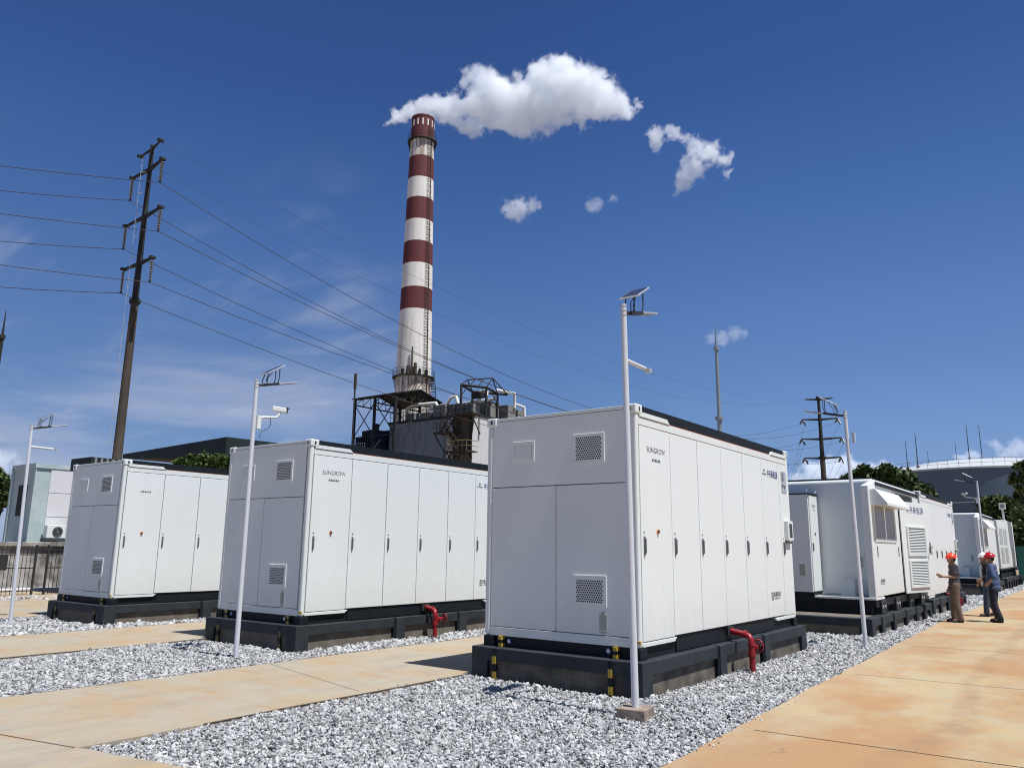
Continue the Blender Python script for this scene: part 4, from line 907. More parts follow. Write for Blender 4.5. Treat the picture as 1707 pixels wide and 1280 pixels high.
# outside stairs and landings in front of the brown part, whose colour holds their shade
def flight(a, b, w_=.9, name='stair_flight', m='rust'):
    a, b = Vector(a), Vector(b); s = MB(); n = int((b - a).length / .35)
    for yy in (0, w_): s.tube([a + Vector((0, yy, 0)), b + Vector((0, yy, 0))], .08, 4); s.tube([a + Vector((0, yy, 1)), b + Vector((0, yy, 1))], .035, 4)
    for i in range(n):
        p = a + (b - a) * (i / n); s.box(p.x - .13, p.x + .13, p.y, p.y + w_, p.z - .02, p.z + .02)
        if i % 3 == 0: s.cyl(p, p + Vector((0, 0, 1)), .03, n=4)
    return s.build(name, m, t)
def landing(x0, x1, y0, y1, z, m='rust', rm='dull_yellow'):
    s = MB().box(x0, x1, y0, y1, z - .12, z).build('landing', m, t)
    r = MB()
    for zz in (.5, 1.05): r.tube([(x0, y1, z + zz), (x0, y0, z + zz), (x1, y0, z + zz), (x1, y1, z + zz)], .035, 4)
    n = int((x1 - x0) / .6) + 1
    for i in range(n + 1): x = x0 + (x1 - x0) * i / n; r.cyl((x, y0, z), (x, y0, z + 1.05), .035, n=4)
    r.build('landing_rail', rm, s)
    MB().tube([(x0 + .2, -.0, z - 2.2), (x0 + .2, y0, z - .15)], .07, 4).build('landing_brace', m, s); MB().tube([(x1 - .2, 0, z - 2.2), (x1 - .2, y0, z - .15)], .07, 4).build('landing_brace', m, s)
landing(-4.0, -1.6, -1.9, -.1, 13.9, 'rust', 'rust'); landing(-2.0, .9, -2.0, -.1, 11.7); landing(-2.2, 1.3, -1.6, -.1, 15.75, 'rust', 'pole_dark')
flight((-3.0, -1.8, 14.0), (-1.4, -1.8, 15.8)); flight((-2.4, -1.9, 13.9), (-.6, -1.9, 11.9)); flight((-3.6, -1.9, 8.8), (-1.2, -1.9, 11.5)); flight((-1.0, -2.6, 9.5), (-.0, -2.6, 11.6))
# gantry with a crane beam on the roof edge
G_ = thing('crane_gantry', 'black steel crane gantry on four columns at the boiler house roof corner', 'gantry', (PX, PY, 0))
px4 = {}
cols = ((-1.75, -1.2), (.35, -.1 - 1.2), (-1.2, 1.6), (1.5, 1.2))
cols = (at(768, 690, 83.3), at(810, 690, 84.5), at(787, 690, 87.0), at(829, 690, 88.0))
cols = [Vector((c.x - PX, c.y - PY, 0)) for c in cols]
for c in cols: MB().cyl(c + Vector((0, 0, 15.5)), c + Vector((0, 0, 18.85)), .13, n=6).build('column', 'pole_dark', G_)
bm = MB(); T0 = 18.85
def bar(m_, a, b, r=.1): m_.cyl(a, b, r, n=5)
up = lambda c, z: Vector((c.x, c.y, z))
for a, b in ((0, 1), (2, 3), (0, 2), (1, 3)): bar(bm, up(cols[a], T0), up(cols[b], T0), .16)
e1 = up(cols[3], T0) + (cols[3] - cols[2]).normalized() * 1.2; bar(bm, up(cols[3], T0), e1, .15)
apx = (cols[1] + cols[3]) / 2; apx = Vector((apx.x, apx.y, 20.3)); ap2 = (cols[0] + cols[2]) / 2; ap2 = Vector((ap2.x, ap2.y, 19.8))
for c in cols[:1] + cols[2:3]: bar(bm, up(c, T0), ap2, .07)
for c in (cols[1], cols[3], ): bar(bm, up(c, T0), apx, .07)
bar(bm, ap2, apx, .08); bar(bm, apx, e1, .07)
for f_ in (.33, .66):
    q = ap2 + (apx - ap2) * f_; q0 = (up(cols[0], T0) + (up(cols[1], T0) - up(cols[0], T0)) * f_); bar(bm, q, q0, .06)
bm.build('crane_beam', 'pole_dark', G_)
h_ = (cols[0] + cols[1] + cols[2] + cols[3]) / 4; MB().box(h_.x - .9, h_.x + .5, h_.y - .4, h_.y + .4, 17.9, 18.5).build('hoist', 'pole_dark', G_, bevel=.05)
bb = MB()
for c in cols: bar(bb, up(c, 17.6), up(c, 18.8) + (h_ - c).normalized() * 1.0, .05)
bb.build('knee_brace', 'pole_dark', G_)
# open shed roof on trusses over blue machines
t = thing('truss_canopy', 'dark open shed roof on steel trusses in front of the chimney', 'canopy', (0, 0, 0))
x0, x1, y0, y1, zc_ = -64.6, -57.9, 53.1, 60.6, 18.5
ym = (y0 + y1) / 2
MB().ext([(x0 - .3, y0 - .3, zc_ + .02), (x0 - .3, ym, zc_ + 1.05), (x0 - .3, y1 + .3, zc_ + .02), (x0 - .3, y1 + .3, zc_ + .16), (x0 - .3, ym, zc_ + 1.2), (x0 - .3, y0 - .3, zc_ + .16)], (x1 - x0 + .6, 0, 0)).build('canopy_roof', 'pole_dark', t)
for x in (x0, (x0 + x1) / 2, x1):
    q = MB(); bar(q, (x, y0, zc_ - .6), (x, y1, zc_ - .6), .09); bar(q, (x, y0, zc_), (x, ym, zc_ + 1), .09); bar(q, (x, ym, zc_ + 1), (x, y1, zc_), .09)
    for i in range(7):
        ya = y0 + (y1 - y0) * i / 6; yb = y0 + (y1 - y0) * min(6, i + .5) / 6; zt = zc_ + 1 - abs(ya - ym) / (ym - y0); bar(q, (x, ya, zc_ - .6), (x, ya, zt), .05)
        yn = y0 + (y1 - y0) * min(6, i + 1) / 6; zt2 = zc_ + 1 - abs(yn - ym) / (ym - y0); bar(q, (x, ya, zc_ - .6), (x, yn, zt2), .045)
    q.build('truss', 'pole_dark', t)
for x, y in ((x0, y0), (x0, y1), (x1, y0), (x1, y1), ((x0 + x1) / 2, y0), ((x0 + x1) / 2, y1)): MB().box(x - .13, x + .13, y - .13, y + .13, 0, zc_).build('column', 'pole_dark', t)
q = MB()
for (a, b) in (((x0, y0), ((x0 + x1) / 2, y0)), (((x0 + x1) / 2, y0), (x1, y0)), ((x0, y1), ((x0 + x1) / 2, y1))):
    bar(q, (*a, zc_ - 4.5), (*b, zc_ - .6), .06); bar(q, (*a, zc_ - .6), (*b, zc_ - 4.5), .06); bar(q, (*a, zc_ - 4.5), (*b, zc_ - 4.5), .07)
bar(q, (x1, y0, zc_ - 4), (x1, y1, zc_ - .6), .06); q.build('cross_brace', 'pole_dark', t)
t = thing('blue_machinery', 'dark blue dust filter casings and walkways under the truss canopy', 'machinery', (0, 0, 0))
for i, (x, y, w_, d_, z0, z1) in enumerate(((-66.3, 54.2, 1.1, 3, 9, 13.4), (-65.0, 53.8, 1.0, 3, 9.5, 14.2), (-63.8, 54.2, 1.5, 3, 9, 15.0), (-64.5, 57.6, 2.5, 2.5, 9, 15.4))):
    c_ = MB().box(x, x + w_, y, y + d_, z0, z1).build('filter_casing', 'blue_steel', t, bevel=.05)
    q = MB()
    for k in range(4): q.box(x + .15 + k * w_ / 4, x + .3 + k * w_ / 4, y - .12, y, z0 + .3, z1 - .2)
    q.build('stiffener', 'blue_steel', c_)
    MB().cyl((x + w_ / 2, y + 1, z1), (x + w_ / 2, y + 1, z1 + .8), .35, n=10).build('valve_head', 'pole_dark', c_)
MB().box(-66.6, -62.0, 52.6, 53.7, 12.0, 12.15).build('walkway', 'pole_dark', t)
q = MB()
for i in range(14): q.cyl((-66.6 + i * .35, 52.6, 12.1), (-66.6 + i * .35, 52.6, 13.2), .03, n=4)
for z in (12.6, 13.2): q.cyl((-66.6, 52.6, z), (-62.0, 52.6, z), .03, n=4)
q.build('walkway_rail', 'box_grey', t)
q = MB()
for i in range(16): q.box(-62.5 + i * .22, -62.2 + i * .22, 52.0, 52.6, 9.0 + i * .2, 9.05 + i * .2)
q.tube([(-62.5, 52, 9.0), (-59, 52, 12.2)], .08, 4).tube([(-62.5, 52, 10.0), (-59, 52, 13.2)], .04, 4); q.build('stair', 'box_grey', t)
t = thing('flue_mast', 'thin dark mast with a red capped tip left of the truss canopy', 'mast', at(589, 700, 88).xy.to_3d())
MB().cyl((0, 0, 0), (0, 0, 18.9), .09, n=8).build('mast', 'pole_dark', t); MB().cyl((0, 0, 18.9), (0, 0, 20.6), .17, n=10).build('cap', 'rust', t)

# ------------------------------------------------------------------ dark warehouse, shed, pale green hut
MAT['roof_dark'] = mat('dark_green_sheet_roof', (0.016, 0.026, 0.028), .6, noise=(.3, .7, (0.03, 0.042, 0.042)), spec=.15)
MAT['wall_dim'] = mat('dim_warehouse_wall', (0.022, 0.030, 0.030), .9, noise=(.4, .7, (.012, .016, .016)))
t = thing('warehouse', 'large dark warehouse with a deep overhanging roof behind the power pole', 'warehouse', (0, 0, 0))
n_ = atz(378, 728, 9.0); l_ = atz(205, 757, 9.0); r_ = atz(545, 748, 9.0)
dl = (l_ - n_); dr = (r_ - n_); dl.z = dr.z = 0
rf = MB(); d0 = Vector((0, 0, -1.5)); dn = Vector((0, 0, -.35))
b_ = n_ + dl + dr
rf.add([n_, l_, b_, r_, n_ + d0, l_ + dn, b_ + dn, r_ + dn], [(0, 1, 2, 3), (7, 6, 5, 4), (0, 4, 5, 1), (1, 5, 6, 2), (2, 6, 7, 3), (3, 7, 4, 0)]); rf.build('roof', 'roof_dark', t)
e_ = dl.normalized(); f_ = dr.normalized(); w0 = n_ + e_ * 1.2 + f_ * 1.0; w0.z = 0
q = MB(); P4 = [w0, w0 + e_ * (dl.length - 2), w0 + e_ * (dl.length - 2) + f_ * (dr.length - 1.4), w0 + f_ * (dr.length - 1.4)]
q.add([*P4, *[p + Vector((0, 0, 7.6)) for p in P4]], [(0, 1, 5, 4), (1, 2, 6, 5), (2, 3, 7, 6), (3, 0, 4, 7), (4, 5, 6, 7)]); q.build('wall', 'wall_dim', t)
g1 = n_ + e_ * .9 + f_ * .6; g1.z = 6.75; MB().tube([g1, g1 + e_ * 5.6], .05, 6).build('gutter', 'pipe_white', t)
q = MB()
for k in range(6):
    p = w0 + e_ * (1 + k * 2.8) - f_ * .06; p2 = p + e_ * 1.7
    q.add([(p.x, p.y, 4.2), (p2.x, p2.y, 4.2), (p2.x, p2.y, 5.8), (p.x, p.y, 5.8)], [(0, 1, 2, 3)])
q.build('window_band', 'hole', t)
t = thing('low_shed', 'low dark shed roof with a ribbed parapet just left of the power pole foot', 'shed', (0, 0, 0))
n_ = atz(155, 762, 4.6); a_ = n_ + Vector((-1.25, .0, 0)); c_ = n_ + Vector((0.0, 3.0, 0)); d_ = a_ + Vector((0, 3.0, 0))
MB().box(a_.x, n_.x, n_.y, n_.y + 3, 0, 4.2).build('wall', 'wall_dim', t)
MB().box(a_.x - .1, n_.x + .1, n_.y - .1, n_.y + 3.1, 4.2, 4.6).build('parapet', 'roof_dark', t)
q = MB(); [q.box(n_.x + .1, n_.x + .16, n_.y + k * .2, n_.y + k * .2 + .08, 4.22, 4.58) for k in range(15)]; q.build('ribs', 'box_grey', t)
MAT['teal'] = mat('peeling_teal_wall', (0.34, 0.45, 0.45), .85, noise=(1.1, .9, (0.50, 0.55, 0.56)), bump=(8, .3, .02))
MAT['white_panel'] = mat('painted_panel', (0.66, 0.66, 0.68), .7, noise=(.8, .6, (0.57, 0.57, 0.59)))
MAT['stone_wall'] = mat('stained_masonry', (0.25, 0.24, 0.22), .9, fn=lambda t, b, c: streaky(t, b, c, (0.40, 0.385, 0.36), (0.05, 0.045, 0.04), .42, .6, .9, 1.3, .9), bump=(5, .4, .03))
c0 = atz(62, 772, 4.72); zb_ = 1.74
t = thing('pump_house', 'small flat roofed hut with peeling pale green walls and white panels, far left', 'hut', (c0.x, c0.y, 0))
MB().box(-2.0, 0, 0, 6, 0, 4.55).build('walls', 'teal', t); MB().box(-2.05, .06, -.06, 6.1, 4.55, 4.72).build('roof_edge', 'teal', t)
for k in range(3): MB().box(.002, .035, .55, 5.6, zb_ + .02 + k * .93, zb_ + .93 + k * .93).build('front_panel', 'white_panel', t)
MB().box(-1.30, -.55, -.03, .01, 2.7, 3.9).build('window', 'hole', t); MB().box(-2.06, -1.9, -.06, .1, 0, 4.6).box(-.16, .04, -.03, .0, 0, 4.5).build('corner_trim', 'teal', t)
MB().tube([(.06, 3.2, 3.7), (.07, 3.15, 3.3), (.08, 2.9, 2.8), (.08, 2.5, 2.45), (.1, 2.4, 2.3)], .02, 6).build('cable', 'ink', t)
MB().cyl((-.8, 4.6, 4.7), (-.8, 4.6, 5.5), .012, n=5).build('aerial', 'ink', t)
a_ = atx(94, 890, c0.x + .5)
t = thing('air_conditioner', 'white outdoor air conditioner with a dark round fan beside the pale green hut', 'air conditioner', (c0.x + .1, a_.y, 0))
MB().box(.05, .36, -.34, .34, 1.86, 2.36).build('casing', 'white_frame', t, bevel=.02); f2 = MB().cyl((.36, .05, 2.11), (.375, .05, 2.11), .19, n=24).build('fan_grille', 'hole', t)
q = MB(); [q.torus((.378, .05, 2.11), (1, 0, 0), r_, .006, 20, 4) for r_ in (.05, .10, .15, .185)]; q.cyl((.375, .05, 2.11), (.382, .05, 2.11), .04); q.build('grille_rings', 'handle', f2)
MB().box(.0, .40, -.4, .4, 1.76, 1.86).build('stand', 'ink', t)
wx = atx(60, 903, -26.6)
t = thing('masonry_wall', 'stained masonry retaining wall with a dark coping behind the iron fence', 'wall', (0, 0, 0))
MB().box(-27.0, -26.6, -8, 12, -.1, wx.z - .16).build('wall', 'stone_wall', t); MB().box(-27.05, -26.48, -8, 12, wx.z - .16, wx.z).build('coping', 'stone_wall', t, bevel=.02)
MB().box(-26.6, -26.3, -8, 12, -.1, .10).build('kerb', 'white_panel', t, bevel=.02)
MB().box(-30.5, -27.05, -8, 12, 1.3, 1.70).build('terrace', 'stone_wall', t)
MB().box(-26.62, -26.585, 2.95, 3.25, .75, 1.25).build('weep_opening', 'hole', t)
for nm, (ya, yb), lb in (('iron_fence', (-4.0, 3.1), 'black iron bar fence panel in front of the masonry wall, left of the gap'), ('iron_fence', (3.42, 7.5), 'short black iron bar fence panel right of the gap, beside the leftmost container')):
    t = thing(nm, lb, 'fence', (-24.0, 0, 0), group='black iron fence panels')
    p1 = MB().box(-.03, .03, ya, ya + .06, 0, 1.62).build('post', 'hole', t); MB().box(-.03, .03, yb - .06, yb, 0, 1.62).build('post', 'hole', t)
    for z in (.12, .85, 1.28, 1.45): MB().box(-.015, .015, ya + .06, yb - .06, z, z + .035).build('rail', 'hole', t)
    q = MB(); y = ya + .17
    while y < yb - .1: q.cyl((0, y, .02), (0, y, 1.58), .0105, n=6); y += .125
    q.build('bars', 'hole', t)

# ------------------------------------------------------------------ storage tank
MAT['tank'] = mat('blue_grey_tank_paint', (0.085, 0.135, 0.19), .6, noise=(.12, .8, (0.11, 0.155, 0.20)))
MAT['tank_top'] = mat('pale_tank_roof', (0.50, 0.53, 0.55), .6, noise=(.3, .6, (.42, .45, .46)))
tc0 = at(1640, 785, 121.5); TR = 13.6
t = thing('storage_tank', 'huge blue grey storage tank with a pale domed roof behind the stations', 'tank', (tc0.x, tc0.y, 0)); TZ = 11.6
MB().cyl((0, 0, 0), (0, 0, TZ), TR, TR, 96, cap=False).build('shell', 'tank', t)
q = MB(); pv = []
for i, (f, z) in enumerate(((1, TZ), (.97, TZ + .25), (.8, TZ + .95), (.6, TZ + 1.5), (.4, TZ + 1.85), (.2, TZ + 2.05), (.02, TZ + 2.1))): pv += [(TR * f * math.cos(2 * math.pi * k / 72), TR * f * math.sin(2 * math.pi * k / 72), z) for k in range(72)]
q.add(pv, [(r * 72 + k, r * 72 + (k + 1) % 72, (r + 1) * 72 + (k + 1) % 72, (r + 1) * 72 + k) for r in range(6) for k in range(72)], True); q.build('dome', 'tank_top', t)
q = MB(); [q.torus((0, 0, TZ + h), (0, 0, 1), TR, .022, 96, 4) for h in (.6, 1.1)]
for k in range(72): a = k * math.pi / 36; q.cyl((TR * math.cos(a), TR * math.sin(a), TZ), (TR * math.cos(a), TR * math.sin(a), TZ + 1.1), .022, n=4)
q.build('rim_railing', 'box_grey', t)
MB().ring((0, 0, TZ - .08), TR + .12, .13, .2, 96).ring((0, 0, 7.5), TR + .06, .07, .12, 96).build('wind_girder', 'tank_top', t)
va = math.atan2(CAM.y - tc0.y, CAM.x - tc0.x)
q = MB()
for i in range(40):
    a = va + rad(34 - i * 1.35); z = TZ - i * .28; a2 = va + rad(34 - (i + 1) * 1.35)
    P = Vector(((TR + .1) * math.cos(a), (TR + .1) * math.sin(a), z)); Q = Vector(((TR + .9) * math.cos(a), (TR + .9) * math.sin(a), z)); P2 = Vector(((TR + .1) * math.cos(a2), (TR + .1) * math.sin(a2), z)); Q2 = Vector(((TR + .9) * math.cos(a2), (TR + .9) * math.sin(a2), z))
    q.ext([P, Q, Q2, P2], (0, 0, -.06)); q.cyl(Q, Q + Vector((0, 0, 1)), .03, n=4)
    q.cyl(Q + Vector((0, 0, 1)), Q2 + Vector((0, 0, .72)), .04, n=4); q.cyl(Q, Q2 - Vector((0, 0, .28)), .09, n=4)
q.build('spiral_stair', 'pole_dark', t)
for lb, u, vb, vt, R, r in (('thin rod left of the tank rim, leftmost of the rods there', 1514, 788, 735, 112, .07), ('second rod from the left at the tank rim', 1531, 786, 722, 112, .08), ('short faint rod between the two left groups on the tank', 1549, 784, 752, 118, .05), ('faint rod left of the tall pair on the tank roof', 1596, 777, 735, 124, .05), ('taller rod of the pair on the tank roof with a bracket at its foot', 1617, 772, 706, 118, .07), ('right rod of the pair on the tank roof', 1639, 780, 709, 116, .07)):
    B = at(u, vb, R); T = at(u, vt, R); tt = thing('antenna_rod', lb, 'rod', (B.x, B.y, B.z - .6), group='thin rods on the tank')
    MB().cyl((0, 0, 0), (0, 0, T.z - B.z + .6), r, r * .4, 8).build('rod', 'pole_dark', tt); MB().cyl((0, 0, .5), (0, 0, 1.3), r * 2.6, n=6).build('foot_clamp', 'pole_dark', tt)
MAT['green_sheet'] = mat('green_fence_sheet', (0.03, 0.17, 0.13), .6, noise=(1, .6, (0.04, 0.22, 0.17)))
t = thing('site_fence', 'bright green sheet fence at the right end beyond the last cabinet', 'fence', (0, 47.5, 0))
for k in range(5): MB().box(.35 + k * 1.3, .35 + k * 1.3 + 1.28, 0, .04, 0, 2.1).build('sheet', 'green_sheet', t)
MB().box(.3, 7, -.04, 0, 2.0, 2.12).build('top_rail', 'green_sheet', t)

# ------------------------------------------------------------------ trees
def leaf_fn(t, b, co):
    a = t.nodes.new('ShaderNodeAttribute'); a.attribute_name = 'tone'
    cr = t.nodes.new('ShaderNodeValToRGB'); t.links.new(a.outputs['Fac'], cr.inputs[0]); e = cr.color_ramp.elements
    e[0].color = (0.024, 0.042, 0.014, 1); e[1].color = (0.11, 0.15, 0.04, 1); k = e.new(.5); k.color = (0.05, 0.082, 0.022, 1)
    t.links.new(cr.outputs[0], b.inputs['Base Color'])
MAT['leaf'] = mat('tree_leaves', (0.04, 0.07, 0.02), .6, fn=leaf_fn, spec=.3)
MAT['leaf_bright'] = mat('bright_tree_leaves', (0.07, 0.11, 0.025), .6, noise=(1.5, .8, (0.03, 0.06, 0.015)), spec=.3)  # brighter green leaves with darker noise patches
MAT['bark'] = mat('tree_bark', (0.06, 0.045, 0.035), .9)
def tree(label, blobs, base, n=6000, ls=.22, seed=0, name='tree', m='leaf', group=None):
    base = Vector(base); t = thing(name, label, 'tree', (base.x, base.y, 0), group=group)
    r = np.random.default_rng(seed); C_ = np.array([[*(Vector(c) - Vector((base.x, base.y, 0)))] for c, _ in blobs]); Rr = np.array([q for _, q in blobs], float)
    w = Rr ** 2; w /= w.sum(); K = max(30, n // 14)
    # leaf clumps spread through the blobs, leaves spread through the clumps
    bi = r.choice(len(blobs), K, p=w); d = r.normal(size=(K, 3)); d /= np.linalg.norm(d, axis=1, keepdims=True)
    cc = C_[bi] + d * (Rr[bi] * r.uniform(.35, 1.0, K) ** .7)[:, None] * np.array([1, 1, .8])
    ci = r.integers(0, K, n); cr0 = (Rr[bi][ci] * r.uniform(.12, .3, n))
    d2 = r.normal(size=(n, 3)); P = cc[ci] + d2 * cr0[:, None] * .55
    a = r.normal(size=(n, 3)); a /= np.linalg.norm(a, axis=1, keepdims=True); b2 = np.cross(a, r.normal(size=(n, 3))); b2 /= np.linalg.norm(b2, axis=1, keepdims=True)
    s = ls * r.uniform(.5, 1.2, n)[:, None]; V = np.stack([P - a * s, P + b2 * s * .42, P + a * s, P - b2 * s * .42], 1)
    me = bpy.data.meshes.new('crown'); me.vertices.add(n * 4); me.vertices.foreach_set('co', V.reshape(-1).astype(np.float32)); me.loops.add(n * 4); me.loops.foreach_set('vertex_index', np.arange(n * 4, dtype=np.int32))
    me.polygons.add(n); me.polygons.foreach_set('loop_start', np.arange(n, dtype=np.int32) * 4); me.polygons.foreach_set('loop_total', np.full(n, 4, np.int32)); me.update(calc_edges=True)
    at_ = me.attributes.new('tone', 'FLOAT', 'POINT'); at_.data.foreach_set('value', np.repeat(np.clip(r.normal(.5, .25, K)[ci] + r.normal(0, .12, n), 0, 1), 4).astype(np.float32))
    me.materials.append(MAT[m]); o = bpy.data.objects.new('crown', me); COL.objects.link(o); o.parent = t
    tr = MB(); cen = Vector(C_.mean(0)); zt = max(1.0, cen.z * .6); w0_ = .05 * cen.z * .5 + .1
    tr.tube([(0, 0, -.1), (.05, .03, zt * .5), (0, 0, zt)], [w0_, w0_ * .75, w0_ * .6], 8)
    for c in C_[:10]: tr.tube([(0, 0, zt * .85), Vector(c) * .5 + Vector((0, 0, zt * .45)), Vector(c)], [w0_ * .45, w0_ * .25, .02], 6)
    tr.build('trunk', 'bark', t); return t
def blobs_px(lst, R, rz=None): return [(at(u, v, R + dr), r * R / FPX) for u, v, r, dr in lst]
tree('dark broad tree right of the distant pole, its top above the station roof', blobs_px([(1412, 800, 10, 0), (1435, 795, 16, 1), (1440, 782, 10, 0), (1462, 800, 20, 2), (1478, 788, 14, 0), (1480, 778, 6, 0), (1500, 800, 18, 1), (1515, 812, 20, 2), (1450, 815, 22, 0), (1490, 818, 24, 1), (1535, 825, 18, 1)], 66), at(1468, 800, 67), 9000, .30, 1)
tree('dark drooping tree entering at the right edge beside the storage tank', blobs_px([(1704, 778, 9, 0), (1692, 798, 8, 0), (1706, 795, 9, 1), (1704, 828, 9, 1), (1722, 780, 16, 1), (1684, 802, 4, 0), (1726, 825, 22, 1), (1698, 812, 5, 0), (1696, 850, 8, 0)], 52), at(1732, 800, 53), 2600, .24, 2)
tree('dark shrubby tree behind the farthest cabinet, under the tank', blobs_px([(1645, 838, 12, 0), (1660, 845, 18, 0), (1680, 840, 12, 0), (1655, 862, 20, 1), (1690, 862, 22, 1), (1672, 878, 22, 0), (1705, 885, 26, 1), (1700, 915, 26, 1)], 60), at(1675, 850, 60), 9000, .26, 3)
tree('low dark tree between the station roofs and the tank', blobs_px([(1540, 845, 16, 0), (1556, 838, 12, 1), (1562, 852, 14, 1), (1572, 862, 14, 1)], 62), at(1580, 850, 62), 5000, .28, 4)
tree('dark tree cut by the left edge behind the pale green hut', blobs_px([(4, 806, 14, 0), (-12, 800, 18, 1), (14, 818, 14, 1), (20, 806, 7, 1), (-5, 830, 20, 0)], 55), at(0, 815, 55), 4000, .24, 5)
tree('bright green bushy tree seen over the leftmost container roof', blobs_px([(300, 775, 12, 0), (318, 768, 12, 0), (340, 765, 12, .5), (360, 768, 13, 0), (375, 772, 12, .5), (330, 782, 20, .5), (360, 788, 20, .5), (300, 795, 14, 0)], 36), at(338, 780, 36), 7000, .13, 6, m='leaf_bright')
for k, (u, v, R_) in enumerate(((-60, 850, 90), (10, 862, 95), (60, 860, 100))):
    pass

# ------------------------------------------------------------------ people
MAT['skin'] = mat('skin', (0.36, 0.20, 0.13), .6); MAT['hair'] = mat('black_hair', (0.012, 0.01, 0.01), .7)
for nm, c in (('shirt_grey', (0.055, 0.048, 0.065)), ('trouser_khaki', (0.16, 0.115, 0.085)), ('shoe', (0.012, 0.012, 0.014)), ('shirt_blue', (0.05, 0.085, 0.18)), ('trouser_navy', (0.012, 0.015, 0.032)), ('jacket_navy', (0.012, 0.014, 0.026)), ('shirt_white', (0.6, 0.6, 0.62)), ('jeans', (0.03, 0.045, 0.08))):
    MAT[nm] = mat(nm, c, .85, noise=(9, .6, tuple(q * .65 for q in c)), bump=(11, .8, .025))
for nm, c in (('helmet_orange', (0.78, 0.065, 0.02)), ('helmet_red', (0.42, 0.008, 0.014)), ('helmet_white', (0.75, 0.78, 0.78))): MAT[nm] = mat(nm, c, .3)
def baked(mb, name, m, parent, voxel=.010, smooth_it=2):
    o = mb.build(name, m, None); md = o.modifiers.new('r', 'REMESH'); md.mode = 'VOXEL'; md.voxel_size = voxel; md.use_smooth_shade = True
    if smooth_it: s_ = o.modifiers.new('s', 'SMOOTH'); s_.iterations = smooth_it; s_.factor = .5
    dg = bpy.context.evaluated_depsgraph_get(); me = bpy.data.meshes.new_from_object(o.evaluated_get(dg)); bpy.data.objects.remove(o)
    me.materials.clear(); me.materials.append(MAT[m]); me.name = name
    q = bpy.data.objects.new(name, me); COL.objects.link(q)
    if parent: q.parent = parent
    for p in me.polygons: p.use_smooth = True
    return q
def limb(mb, pts, rs, n=14):
    for i in range(len(pts) - 1): mb.cyl(pts[i], pts[i + 1], rs[i], rs[i + 1], n)
    for p, r in zip(pts, rs): mb.ball(p, r, 12, 8)
